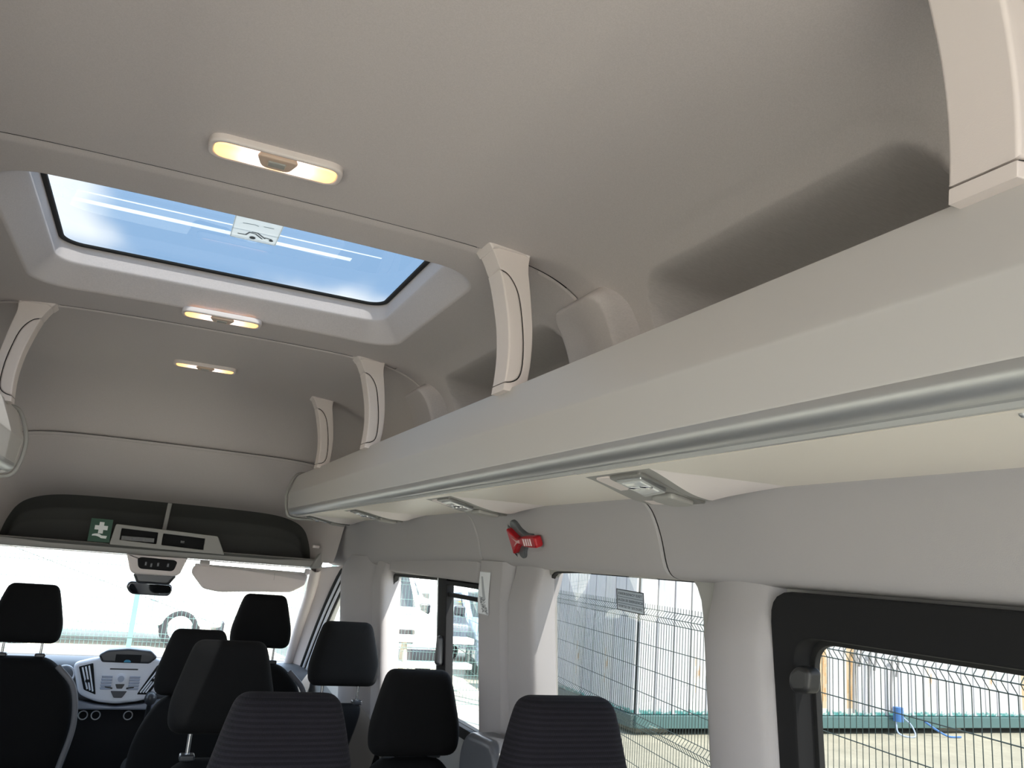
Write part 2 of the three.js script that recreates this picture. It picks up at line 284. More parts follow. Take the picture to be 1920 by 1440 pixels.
const smoothLoop = (pts, n = 40) => new THREE.CatmullRomCurve3(pts.map((p) => V3(p[0], 0, p[1])), false, 'centripetal').getPoints(n).map((p) => [p.x, p.z]);
for (const [w, sg] of [[wallR, 1], [wallL, -1]]) {
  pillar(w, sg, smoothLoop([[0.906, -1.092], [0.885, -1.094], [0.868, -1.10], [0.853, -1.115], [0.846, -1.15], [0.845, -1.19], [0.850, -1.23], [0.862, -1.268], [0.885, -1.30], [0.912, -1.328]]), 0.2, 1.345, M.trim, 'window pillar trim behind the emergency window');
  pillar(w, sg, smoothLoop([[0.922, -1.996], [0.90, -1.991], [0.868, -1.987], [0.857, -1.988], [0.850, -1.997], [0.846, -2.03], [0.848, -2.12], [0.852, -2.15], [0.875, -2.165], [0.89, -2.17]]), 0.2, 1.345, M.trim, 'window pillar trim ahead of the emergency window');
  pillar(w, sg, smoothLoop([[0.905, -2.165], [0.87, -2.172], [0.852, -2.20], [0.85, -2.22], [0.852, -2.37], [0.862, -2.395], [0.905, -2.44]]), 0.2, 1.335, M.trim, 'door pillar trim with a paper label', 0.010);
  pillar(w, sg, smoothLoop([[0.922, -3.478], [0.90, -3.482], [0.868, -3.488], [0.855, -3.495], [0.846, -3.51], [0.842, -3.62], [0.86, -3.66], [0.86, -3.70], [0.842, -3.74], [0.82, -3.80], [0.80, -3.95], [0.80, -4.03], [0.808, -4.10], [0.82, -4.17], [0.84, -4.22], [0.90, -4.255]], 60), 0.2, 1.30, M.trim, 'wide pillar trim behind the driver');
  // header over the side door window
  mesh('window_header', rbox(0.05, 0.075, 1.02, 0.012).translate(sg * 0.893, 1.302, -2.93), M.trim, w);
}
// windows -------------------------------------------------------------
function paneSheet(sg, out, y0, y1, off = 0.92) { const g = new THREE.ShapeGeometry(poly(out)); const p = g.attributes.position; for (let i = 0; i < p.count; i++) { const z = -p.getX(i), y = p.getY(i); p.setXYZ(i, sg * (off + bend(y) - 0.05 * sstep(-4.0, -5.2, z)), y, z); } g.computeVertexNormals(); return g; }
function bentExt(sg, pts, holes, x0, depth, bevel = 0.004) { // outline in (-z, y), laid into the leaning side wall
  const g = new THREE.ExtrudeGeometry(poly(pts, holes), { depth: depth - 2 * bevel, bevelEnabled: true, bevelThickness: bevel, bevelSize: bevel, bevelOffset: -bevel, bevelSegments: 2 });
  const p = g.attributes.position; for (let i = 0; i < p.count; i++) { const z = -p.getX(i), y = p.getY(i), t = p.getZ(i); p.setXYZ(i, sg * (x0 + t + bend(y)), y, z); }
  return creased(g, 30);
}
let wn = 2;
function window_(sg, out, mat, extra) { const w = structure('window_' + wn++); mesh('pane', paneSheet(sg, out), mat, w); if (extra) extra(w); return w; }
const ringOf = (out, r) => { const c = out.reduce((a, p) => [a[0] + p[0] / out.length, a[1] + p[1] / out.length], [0, 0]); const hx = Math.max(...out.map((p) => Math.abs(p[0] - c[0]))), hy = Math.max(...out.map((p) => Math.abs(p[1] - c[1]))); return out.map((p) => [c[0] + (p[0] - c[0]) * (1 - r / hx), c[1] + (p[1] - c[1]) * (1 - r / hy)]); };
for (const sg of [1, -1]) {
  window_(sg, winMid, sg > 0 ? M.tint : M.glass, (w) => mesh('seal', bentExt(sg, winMid, [ringOf(winMid, 0.004).reverse()], 0.912, 0.012, 0.001), M.rubber, w, 'thin black rubber window seal'));
  window_(sg, winRear, sg > 0 ? M.tint : M.glass, (w) => {
    const inner = roundPoly([[-0.91, 0.80], [-0.91, 1.249], [1.048, 1.249], [1.062, 0.80]], 0.045, 8);
    mesh('frame', bentExt(sg, winRear, [inner.slice().reverse()], 0.872, 0.05, 0.006), M.black, w, 'broad black frame of the opening rear window');
    mesh('seal', bentExt(sg, ringOf(inner, -0.004), [ringOf(inner, 0.008).reverse()], 0.903, 0.012, 0.002), M.rubber, w);
    // latch
    const l = ext(roundPoly([[-0.024, -0.02], [-0.028, 0.022], [0.004, 0.026], [0.026, 0.008], [0.026, -0.014], [0.014, -0.026]], 0.012), 0.034, 0.009, 4);
    l.rotateY(Math.PI / 2); l.scale(1, 1, sg); if (sg > 0) l.rotateX(0);
    const k = mesh('latch', l, std([0.015, 0.015, 0.016], 0.4), w, 'black plastic window latch'); k.position.set(sg * 0.872, 1.187, -1.022); k.scale.setScalar(0.85);
  });
  window_(sg, winDoor, M.glass, (w) => {
    // fixed front pane's bar and the sliding rear pane in its own frame
    mesh('divider_bar', bentExt(sg, [[2.775, 0.79], [2.755, 1.268], [2.845, 1.268], [2.865, 0.79]], [], 0.887, 0.03, 0.004), M.black, w, 'black upright between the panes');
    mesh('divider_edge', bentExt(sg, [[2.868, 0.79], [2.848, 1.266], [2.872, 1.266], [2.892, 0.79]], [], 0.892, 0.02, 0.003), M.steel, w);
    mesh('sliding_rail', bentExt(sg, [[2.45, 1.245], [2.45, 1.26], [2.78, 1.26], [2.78, 1.245]], [], 0.885, 0.03, 0.003), M.black, w);
    mesh('sliding_rail', bentExt(sg, [[2.45, 1.205], [2.45, 1.219], [2.76, 1.219], [2.76, 1.205]], [], 0.893, 0.02, 0.003), M.black, w);
    mesh('sliding_rail', bentExt(sg, [[2.45, 0.775], [2.45, 0.81], [3.52, 0.81], [3.52, 0.775]], [], 0.88, 0.04, 0.003), M.black, w);
    mesh('seal', bentExt(sg, winDoor, [ringOf(winDoor, 0.012).reverse()], 0.900, 0.022, 0.002), M.rubber, w);
    const l = mesh('latch', rbox(0.03, 0.10, 0.035, 0.012, 3), M.darkPlastic, w, 'black sliding-window latch'); l.position.set(sg * 0.905, 1.02, -2.80);
  });
  window_(sg, winCab, M.glass, (w) => {
    for (const [o, r, m] of [[0, 0.010, M.rubber], [0.020, 0.009, M.silver], [0.036, 0.007, M.rubber], [0.052, 0.010, M.silver], [0.07, 0.008, M.rubber]])
      mesh('door_seal', tube([[4.24, 1.25], [4.30, 1.225], [4.40, 1.165], [4.60, 1.026], [4.80, 0.865], [5.05, 0.64]].map(([a, b]) => [sg * (0.852 + o * 0.55), b - o * 0.35, -a + o * 0.45]), r, 40, 8), m, w);
  });
}
// windscreen
{
  const w = structure('window_' + wn++);
  mesh('pane', sheet(range(-1, 1, 20), range(0, 1, 10), (a, t) => [a * lerp(0.76, 0.84, t), lerp(1.25, 0.60, t), lerp(-4.52, -5.62, t) + 0.09 * a * a]), M.glass, w, 'large raked windscreen');
  for (const sg of [1, -1]) { // front pillar lining
    const a = [[0.75, 1.24, -4.42], [0.768, 1.14, -4.56], [0.785, 0.90, -4.88], [0.80, 0.66, -5.16]].map((p) => V3(sg * p[0], p[1], p[2])), b = [[0.848, 1.262, -4.22], [0.849, 1.13, -4.455], [0.850, 0.90, -4.75], [0.852, 0.66, -5.02]].map((p) => V3(sg * p[0], p[1], p[2]));
    mesh('pillar_lining', tube(a.map((p) => p.toArray()), 0.03, 24, 10), M.plastic, w, 'pale lining of the windscreen pillar');
    const ca = new THREE.CatmullRomCurve3(a), cb = new THREE.CatmullRomCurve3(b);
    mesh('door_pillar', sheet(range(0, 1, 16), range(0, 1, 4), (t, k) => { const p = ca.getPoint(t), q = cb.getPoint(t); return [lerp(p.x, q.x, k), lerp(p.y, q.y, k), lerp(p.z, q.z, k)]; }), M.plastic, w);
  }
}
// floor, front bulkhead, rear frame
structure('floor', box(1.96, 0.06, 6.7, 0, -0.03, -2.3), M.floor);
structure('wall_front', merge([box(1.9, 0.62, 0.05, 0, 0.31, -5.62)]), M.floor);
{
  const w = structure('wall_rear'); // the doorway at the back stands open
  for (const sg of [1, -1]) mesh('door_post', rbox(0.10, 1.9, 0.06, 0.02).translate(sg * 0.91, 0.95, 1.05), M.plastic, w);
  mesh('door_header', rbox(1.9, 0.18, 0.06, 0.02).translate(0, 1.94, 1.05), M.plastic, w);
}

// ------------------------------------------------------------------ luggage shelves
function luggageShelf(sg, z0, z1, label) {
  const g = group('luggage_shelf', label, 'shelf');
  const X = (pts) => { const r = pts.map((p) => [sg * p[0], p[1]]); return sg < 0 ? r.reverse() : r; };
  const fascia = [[0.512, 1.657], [0.507, 1.660], [0.502, 1.658], [0.4995, 1.653], [0.4768, 1.587], [0.4725, 1.574], [0.4725, 1.570], [0.4735, 1.566], [0.4785, 1.506], [0.4795, 1.503]];
  const roll = range(0, 1, 10).map((t) => { const a = Math.PI * (1.02 - 0.0) + t * Math.PI * 0.62; return [0.4975 + 0.0185 * Math.cos(a), 1.4985 + 0.0185 * Math.sin(a) - 0.002]; });
  mesh('fascia', sweep(X([...fascia, [0.490, 1.500], [0.503, 1.52], [0.505, 1.60]]), z0, z1, 22), M.shelf, g, 'long grey satin fascia');
  mesh('edge_roll', sweep(X([[0.4795, 1.503], ...roll, [0.512, 1.4785], [0.5125, 1.4735], [0.5165, 1.4730], [0.5165, 1.484], [0.508, 1.503]]), z0, z1, 35), M.roll, g, 'rolled metal lower edge');
  const under = [[0.5195, 1.4725], [0.521, 1.4722], [0.66, 1.4735], [0.80, 1.4750], [0.80, 1.492], [0.5195, 1.492]];
  mesh('underside', sweep(X(under), z0, z1 + 0.01, 22), M.under, g, 'pale underside panel');
  mesh('tray', sweep(X([[0.505, 1.497], [0.775, 1.497], [0.80, 1.503], [0.80, 1.508], [0.505, 1.508]]), z0, z1 + 0.01), M.carpet, g, 'dark lined shelf tray');
  // rounded end cap and its bead
  const cap = [[0.80, 1.666], [0.51, 1.661], [0.499, 1.653], [0.4715, 1.575], [0.478, 1.50], [0.488, 1.478], [0.51, 1.470], [0.80, 1.474]];
  const eg = ext(roundPoly(X(cap), 0.012), 0.03, 0.006, 3); eg.translate(0, 0, z1 - 0.012);
  mesh('end_cap', eg, M.shelf, g);
  const bead = [[0.57, 1.674], [0.51, 1.668], [0.494, 1.654], [0.466, 1.575], [0.473, 1.497], [0.486, 1.471], [0.51, 1.464], [0.60, 1.464]].map((p) => [sg * p[0], p[1], z1 - 0.026]);
  mesh('end_bead', tube(bead, 0.006, 60, 8), M.plasticIn, g, 'dark bead round the shelf end');
  mesh('screw', new THREE.SphereGeometry(0.0035, 8, 6).translate(sg * 0.53, 1.472, -0.42), M.steel, g);
  return g;
}
luggageShelf(1, 1.0, -3.84, 'long grey overhead luggage shelf along the right side above the windows');
luggageShelf(-1, 1.0, -2.76, 'overhead luggage shelf end at the left edge of the picture');

// posts between shelf and roof
function supportPost(sg, z, label) {
  const g = group('support_post', label, 'post', [0, 0, z], 'posts holding the luggage shelves to the roof');
  const L = [[0.428, 1.946], [0.434, 1.932], [0.446, 1.912], [0.459, 1.881], [0.474, 1.827], [0.483, 1.784], [0.488, 1.735], [0.488, 1.70], [0.4865, 1.675], [0.4845, 1.650]];
  const Rr = [[0.531, 1.650], [0.5345, 1.68], [0.5375, 1.71], [0.538, 1.757], [0.534, 1.80], [0.524, 1.864], [0.5175, 1.90], [0.518, 1.922], [0.524, 1.945]];
  const sp = (a, n) => new THREE.CatmullRomCurve3(a.map((p) => V3(p[0], p[1], 0)), false, 'centripetal').getPoints(n).map((p) => [p.x, p.y]);
  const left = sp(L, 22), right = sp(Rr, 18), f = (p) => { const r = p.map((q) => [sg * q[0], q[1]]); return sg > 0 ? r : r.reverse(); };
  // cover plate towards the aisle, frame behind it, a narrow gap between the two
  const seam = [[0.4855, 1.667], [0.500, 1.670], [0.5125, 1.678], [0.5185, 1.695], [0.519, 1.74], [0.512, 1.794], [0.500, 1.845], [0.488, 1.868], [0.472, 1.884], [0.456, 1.889]];
  const sm = sp(seam, 30), coverLeft = left.filter((p) => p[1] < 1.886 && p[1] > 1.668);
  const cover = [...sm, ...coverLeft], off = (d) => sm.map((p, i) => { const a = sm[Math.max(i - 1, 0)], b = sm[Math.min(i + 1, sm.length - 1)], tx = b[0] - a[0], ty = b[1] - a[1], l = Math.hypot(tx, ty) || 1; return [p[0] + ty / l * d, p[1] - tx / l * d]; });
  const frame = [...off(0.0022), ...left.filter((p) => p[1] >= 1.893).reverse(), ...right.slice().reverse(), [0.4845, 1.650], [0.4855, 1.663]];
  mesh('post_cover', ext(f(cover).reverse(), 0.064, 0.004, 3, [], 50), M.plastic, g);
  mesh('post_frame', ext(f(frame).reverse(), 0.062, 0.0015, 2, [], 50), M.plastic, g);
  mesh('post_core', ext(f([...left.map((p) => [p[0] + 0.006, Math.max(p[1], 1.662)]), ...right.map((p) => [p[0] - 0.004, Math.max(p[1], 1.662)])].filter((p, i, a) => !i || Math.hypot(p[0] - a[i - 1][0], p[1] - a[i - 1][1]) > 0.002)).reverse(), 0.056, 0.0, 1), M.rubber, g);
  mesh('post_head', ext(f([[0.424, 1.952], [0.426, 1.938], [0.436, 1.926], [0.45, 1.932], [0.506, 1.930], [0.516, 1.924], [0.524, 1.936], [0.527, 1.952]]).reverse(), 0.074, 0.005, 3), M.plastic, g, 'flared head of the post');
  return g;
}
supportPost(1, -0.413, 'nearest pale post at the right edge, brightly lit, on the right shelf');
supportPost(1, -1.433, 'pale curved post beside the rear right corner of the roof hatch');
supportPost(1, -2.535, 'smaller curved post ahead of the roof hatch on the right shelf');
supportPost(1, -3.33, 'farthest dark curved post near the front end of the right shelf');
supportPost(-1, -2.55, 'curved post at the left edge below the roof hatch');

// ------------------------------------------------------------------ roof lamps
const lampMap = tex(128, 32, (x, y) => { const u = Math.abs(x / 127 - 0.5) * 2, h = Math.exp(-(((u - 0.36) / 0.30) ** 2)), v = 1 - 0.25 * Math.abs(y / 31 - 0.5); return [255, clamp((196 + 59 * h) * v, 0, 255), clamp((110 + 140 * h) * v, 0, 255)]; }, true);
M.lens = new THREE.MeshStandardMaterial({ color: 0xfff0d8, roughness: 0.3, emissive: 0xffffff, emissiveMap: lampMap, emissiveIntensity: 1.5 });
function roofLamp(z, label) {
  const g = group('roof_lamp', label, 'lamp', [0.003, crown(0), z], 'roof lamps down the middle of the headliner');
  const flat = (pts, d, b, s = 3, h = []) => ext(pts, d, b, s, h).rotateX(Math.PI / 2);
  const oval = (w, h, r) => roundPoly([[-w, -h], [w, -h], [w * 0.985, h], [-w * 0.985, h]], r, 8);
  mesh('housing', flat(oval(0.108, 0.036, 0.03), 0.016, 0.004, 4, [oval(0.098, 0.0262, 0.022).reverse()]).translate(0, -0.004, 0), M.plastic, g, 'grey plastic lamp housing');
  const lg = flat(oval(0.098, 0.027, 0.022), 0.014, 0.004, 3); { const p = lg.attributes.position, uv = lg.attributes.uv; for (let i = 0; i < p.count; i++) uv.setXY(i, p.getX(i) / 0.196 + 0.5, p.getZ(i) / 0.054 + 0.5); }
  mesh('lens', lg.translate(0, -0.006, 0), M.lens, g, 'glowing amber lens');
  const sw = mesh('switch', flat(roundPoly([[-0.034, 0.028], [-0.022, -0.014], [0.022, -0.014], [0.034, 0.028]], 0.012), 0.012, 0.003).translate(0, -0.0115, 0.0), std([0.62, 0.46, 0.36], 0.4), g, 'central rocker switch');
  mesh('rocker', rbox(0.030, 0.008, 0.018, 0.003).translate(0, -0.016, 0.008), M.plasticIn, sw);
  for (const s of [-1, 1]) { const l = new THREE.RectAreaLight(new THREE.Color(1, 0.68, 0.34), 9, 0.075, 0.04); l.name = 'roof_lamp_glow'; l.position.set(s * 0.058, -0.0175, 0); l.rotation.x = -Math.PI / 2; g.add(l); }
  return g;
}
roofLamp(-1.287, 'large glowing amber roof lamp behind the roof hatch');
roofLamp(-2.350, 'middle glowing amber roof lamp just ahead of the roof hatch');
roofLamp(-3.075, 'farthest and smallest glowing amber roof lamp over the cab');

// ------------------------------------------------------------------ reading light panels under the right shelf
M.plate = std([0.30, 0.29, 0.275], 0.5, { side: THREE.DoubleSide }); M.wing = std([0.86, 0.79, 0.77], 0.5, { side: THREE.DoubleSide });
M.unitDark = std([0.17, 0.165, 0.155], 0.4);
M.lensClear = std([0.8, 0.82, 0.82], 0.12, { clearcoat: 1, clearcoatRoughness: 0.05 });
function readingPanel(z, label) {
  const g = group('reading_light_panel', label, 'reading light', [0.512, 1.4735, z], 'reading light panels under the right shelf');
  // local: x towards the wall, z along the van; the moulding drops towards the wall
  const drop = (x) => 0.019 * sstep(0, 0.20, x) - 0.009 * sstep(0.235, 0.285, x);
  const zf = (x) => -0.105 - 0.17 * (x / 0.285) ** 1.1, zr = (x) => 0.085 - 0.135 * (x / 0.21) ** 1.0; // front and rear edges of the plate
  const plate = sheet(range(0, 1, 16), range(0, 1, 8), (a, b) => { const x = a * lerp(0.283, 0.262, b); return [x, -drop(x), lerp(zf(x), Math.max(zr(x), -0.085), b), x, b * 0.2]; }, false);
  mesh('plate', plate, M.plate, g, 'moulded plate of the reading light panel');
  // wing: rear flank along the wall, rear light put into its pale colour
  const wing = sheet(range(0, 1, 18), range(0, 1, 6), (a, b) => { const x = a * 0.262, zt = Math.max(zr(x), -0.085), tip = 0.085 - 0.02 * a + 0.0; const sp = a ** 1.2; return [lerp(x, lerp(x, 0.283, 0.9 * sp), b), lerp(-drop(x), 0.0025, b ** 0.8), lerp(zt, lerp(zr(0), 0.075, sp), b), x, b * 0.1]; }, false);
  mesh('wing', wing, M.wing, g, 'flared wing of the reading light panel, painted pale as if lit');
  const nose = sheet(range(0, 1, 12), range(0, 1, 3), (a, b) => { const x = a * 0.283; return [x, lerp(-drop(x), 0.008, b), zf(x)]; }, true);
  mesh('nose', nose, M.plate, g);
  const lay = (pts, d, bv, m, name, y = 0, lab, par = g) => { // outline in plate coordinates [x, z]
    const e = ext(pts.map((p) => [p[0], -p[1]]), d, bv, 2).rotateX(-Math.PI / 2); e.translate(0, -0.0005 + y, 0);
    const p = e.attributes.position; for (let i = 0; i < p.count; i++) p.setY(i, p.getY(i) - drop(clamp(p.getX(i), 0, 0.28))); return mesh(name, creased(e, 30), m, par, lab);
  };
  const P = (x, k) => [x, lerp(zf(x), Math.max(zr(x), -0.085), k)];
  lay(roundPoly([P(0.038, 0.10), P(0.038, 0.36), P(0.235, 0.36), P(0.225, 0.12)], 0.012), 0.004, 0.001, M.plastic, 'inlay', 0, 'pale inlay beside the lamp');
  const ins = lay(roundPoly([P(0.036, 0.34), P(0.036, 0.84), P(0.245, 0.93), P(0.262, 0.28)], 0.014), 0.006, 0.0015, M.unitDark, 'insert', -0.001, 'dark insert with lamp and pull');
  lay(roundPoly([P(0.05, 0.38), P(0.05, 0.78), P(0.128, 0.80), P(0.14, 0.40)], 0.008), 0.007, 0.0015, M.steel, 'lamp_bezel', -0.003, 'steel bezel', ins);
  lay(roundPoly([P(0.058, 0.42), P(0.058, 0.74), P(0.118, 0.76), P(0.126, 0.44)], 0.008), 0.008, 0.003, M.lensClear, 'lamp_lens', -0.004, 'clear faceted lens', ins);
  for (const k of [0.5, 0.68]) { const p = P(0.088, k); ins.add(mesh('bulb_reflector', new THREE.SphereGeometry(0.011, 12, 8).scale(1, 0.35, 1).translate(p[0], -drop(p[0]) - 0.0075, p[1]), M.chrome)); }
  lay(roundPoly([P(0.148, 0.42), P(0.148, 0.80), P(0.226, 0.84), P(0.226, 0.48)], 0.02), 0.010, 0.004, M.plasticIn, 'pull_handle', -0.004, 'rounded pull', ins);
  return g;
}
readingPanel(-1.040, 'nearest reading light panel under the right shelf, with a wide pale wing');
readingPanel(-1.875, 'second reading light panel under the right shelf, above and ahead of the red hammer');
readingPanel(-2.83, 'third reading light panel under the right shelf, seen edge on');
readingPanel(-3.70, 'farthest reading light panel under the right shelf, at its front end');

// ------------------------------------------------------------------ emergency hammer
{
  const g = group('emergency_hammer', 'red emergency hammer in a grey holder on the right side panel', 'hammer', [0.836, 1.398, -1.975]);
  g.rotation.order = 'YZX'; g.rotation.y = -Math.PI / 2; g.rotateX(0.38);
  const red = std([0.42, 0.008, 0.015], 0.35), grey = std([0.10, 0.105, 0.11], 0.4);
  // local x runs rearward, y up
  const h = [[-0.098, 0.036], [-0.088, 0.034], [-0.066, 0.020], [-0.045, 0.0085], [-0.028, 0.0075], [-0.01, 0.0125], [0.062, 0.0125], [0.068, 0.008], [0.068, -0.013], [0.062, -0.018], [-0.01, -0.016], [-0.028, -0.009], [-0.045, -0.011], [-0.066, -0.022], [-0.084, -0.034], [-0.092, -0.036]];
  mesh('handle', ext(roundPoly(h, 0.006), 0.022, 0.005, 3).translate(0, 0, 0.012), red, g, 'red plastic hammer');
  mesh('holder', ext(roundPoly([[-0.10, 0.046], [-0.085, 0.056], [-0.066, 0.052], [-0.05, 0.03], [-0.02, 0.016], [0.02, 0.013], [0.02, -0.014], [-0.025, -0.015], [-0.045, -0.03], [-0.055, -0.05], [-0.075, -0.054], [-0.09, -0.044]], 0.01), 0.016, 0.004, 3), grey, g, 'grey plastic holder');
  for (const [y, x] of [[0.041, -0.102], [-0.041, -0.094]]) mesh('striking_point', new THREE.ConeGeometry(0.006, 0.012, 10).rotateZ(y > 0 ? 0 : Math.PI).translate(x + 0.004, y, 0.013), M.chrome, g, 'steel point');
  for (let i = 0; i < 4; i++) mesh('grip_rib', rbox(0.006, 0.019, 0.003, 0.001).translate(0.0 + i * 0.0135, -0.002, 0.0235), std([0.75, 0.6, 0.6], 0.4), g);
  mesh('emblem', ext([[-0.075, 0.012], [-0.045, 0.002], [-0.028, 0.004], [-0.028, -0.005], [-0.045, -0.004], [-0.072, -0.014], [-0.05, -0.001]], 0.0015).translate(0, 0, 0.0235), std([0.6, 0.35, 0.33], 0.4), g, 'pale moulded arrow');
}

// ------------------------------------------------------------------ stickers (flat print)
function canvasTex(w, h, draw) { const c = document.createElement('canvas'); c.width = w; c.height = h; const x = c.getContext('2d'); draw(x, w, h); const t = new THREE.CanvasTexture(c); t.colorSpace = THREE.SRGBColorSpace; t.anisotropy = 8; return t; }
function printed(t, r = 0.5, o = {}) { return new THREE.MeshPhysicalMaterial({ map: t, roughness: r, side: THREE.DoubleSide, ...o }); }
{
  // emergency exit sticker on the inside of the middle window
  const t = canvasTex(512, 400, (c, w, h) => { c.fillStyle = '#9aa0a4'; c.fillRect(0, 0, w, h); c.strokeStyle = '#15181c'; c.lineWidth = 16; c.strokeRect(8, 8, w - 16, h - 16); c.fillStyle = '#15181c'; c.textAlign = 'center'; c.textBaseline = 'middle';
    c.font = 'bold 64px sans-serif'; c.fillText('EMERGENCY EXIT', w / 2, 80, 440); c.fillText('SALIDA DE EMERGENCIA', w / 2, 200, 470); c.fillText('SORTIE DE SECOURS', w / 2, 320, 440); c.fillRect(20, 136, w - 40, 8); c.fillRect(20, 256, w - 40, 8); });
  const g = sheet([0, 1], [0, 1], (a, b) => { const y = lerp(1.246, 1.293, b); return [0.9165 + bend(y), y - a * 0.004, lerp(-1.668, -1.552, a), a, b]; });
  thing('exit_sticker', g, printed(t, 1, { transmission: 0.6, thickness: 0 }), 'black lettered emergency exit sticker on the middle side window', 'sticker');
  // paper notice on the door pillar
  const n = canvasTex(128, 512, (c, w, h) => { c.fillStyle = '#e6e8ec'; c.fillRect(0, 0, w, h); c.fillStyle = '#c4c7cc'; c.fillRect(0, 0, w, 8); c.fillRect(0, h - 8, w, 8); for (let i = 0; i < 260; i++) { const y = 300 + rnd() * 190, x = 14 + rnd() * 60 + (y - 300) * 0.2; c.fillStyle = `rgba(60,64,70,${0.1 + rnd() * 0.35})`; c.fillRect(x, y, 3 + rnd() * 14, 3 + rnd() * 12); } c.fillStyle = '#a8acb2'; c.beginPath(); c.moveTo(20, 60); c.lineTo(60, 330); c.lineTo(95, 330); c.lineTo(40, 60); c.fill(); });
  const ng = sheet([0, 1], range(0, 1, 12), (a, b) => { const y = lerp(1.178, 1.302, b); return [0.8465 + bend(y) + 0.010 * sstep(1.21, 1.335, y), y, lerp(-2.365, -2.28, a), a, b]; });
  thing('paper_notice', ng, printed(n, 0.6), 'narrow white picture notice on the door pillar', 'notice');
  // instruction label on the roof hatch glass
  const s = canvasTex(256, 256, (c, w, h) => { c.fillStyle = '#f4f4f0'; c.fillRect(0, 0, w, h); c.strokeStyle = '#8a9094'; c.lineWidth = 6; c.lineCap = 'round'; const L = (...p) => { c.beginPath(); c.moveTo(p[0], p[1]); for (let i = 2; i < p.length; i += 2) c.lineTo(p[i], p[i + 1]); c.stroke(); };
    L(50, 70, 110, 62, 130, 70); L(160, 62, 210, 60); c.strokeStyle = '#6c7276'; c.lineWidth = 9; L(40, 200, 80, 196, 96, 160, 130, 165, 170, 205); L(110, 150, 140, 150, 185, 195); L(185, 185, 220, 190); c.fillStyle = '#5d6468'; c.beginPath(); c.arc(120, 216, 17, 0, 7); c.fill(); c.beginPath(); c.arc(222, 205, 12, 0, 7); c.fill(); c.strokeStyle = '#c9cbc8'; c.lineWidth = 4; c.strokeRect(4, 4, w - 8, h - 8); });
  const sg = rbox(0.108, 0.0012, 0.145, 0.0004); { const p = sg.attributes.position, uv = sg.attributes.uv; for (let i = 0; i < p.count; i++) uv.setXY(i, p.getX(i) / 0.108 + 0.5, p.getZ(i) / 0.145 + 0.5); }
  sg.translate(0.028, 2.0485, -1.907);
  thing('hatch_label', sg, printed(s, 1.0, { transmission: 0.85, thickness: 0 }), 'white instruction label stuck on the roof hatch glass', 'label');
  // first aid sticker
  const f = canvasTex(256, 300, (c, w, h) => { c.fillStyle = '#0d4a33'; c.fillRect(0, 0, w, h); c.fillStyle = '#eef2f0'; c.fillRect(104, 40, 56, 150); c.fillRect(56, 86, 152, 56); c.beginPath(); c.moveTo(40, 206); c.quadraticCurveTo(110, 176, 150, 214); c.lineTo(216, 216); c.lineTo(210, 252); c.lineTo(150, 250); c.quadraticCurveTo(100, 214, 40, 226); c.fill(); });
  thing('first_aid_sticker', rbox(0.092, 0.105, 0.002, 0.0005).translate(-0.292, 1.338, -4.262), printed(f, 0.5), 'green first aid sticker with white cross above the windscreen', 'sticker');
}

// ------------------------------------------------------------------ overhead shelf above the windscreen
{
  const g = group('overhead_parcel_shelf', 'grey parcel shelf above the windscreen', 'shelf', [0, 0, 0]);
  const lip = [[-0.72, 1.312], [-0.73, 1.292], [0.722, 1.278], [0.722, 1.25], [0.60, 1.238], [-0.72, 1.238]];
  mesh('lip', sheet(range(-1, 1, 40), range(0, 1, 14), (a, t) => { const an = lerp(-0.4, 2.6, t) * Math.PI / 2, r = 0.024; const x = a * 0.725; return [x, 1.262 + r * Math.cos(an) * 0.9, -4.285 - 0.012 * (1 - a * a) + r * Math.sin(an) * 0.9 - 0.02]; }), M.plasticIn, g, 'rounded lip of the parcel shelf');
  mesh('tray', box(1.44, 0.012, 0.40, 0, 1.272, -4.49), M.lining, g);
  mesh('soffit', sheet(range(-0.74, 0.74, 10), [0, 1], (x, t) => [x, 1.24 - 0.01 * t, -4.30 - 0.24 * t]), M.plastic, g);
  for (const sg of [1, -1]) mesh('shelf_end', ext(roundPoly([[0, 0], [0.05, 0.005], [0.075, 0.10], [0.06, 0.11], [0.02, 0.05]], 0.015), 0.06, 0.006).translate(0.69, 1.235, -4.28).scale(sg, 1, 1), M.plasticIn, g);
  const hk = mesh('coat_hook', rbox(0.035, 0.016, 0.03, 0.006).translate(0.70, 1.345, -4.25), M.plastic, g, 'small pale hook');
  // divider and equipment panel
  mesh('divider', ext([[0, 0], [0.02, 0.0], [0.03, 0.19], [0.01, 0.20]], 0.03, 0.004).rotateY(0).translate(-0.03, 1.33, -4.47), M.plasticIn, g, 'upright shelf divider');
}
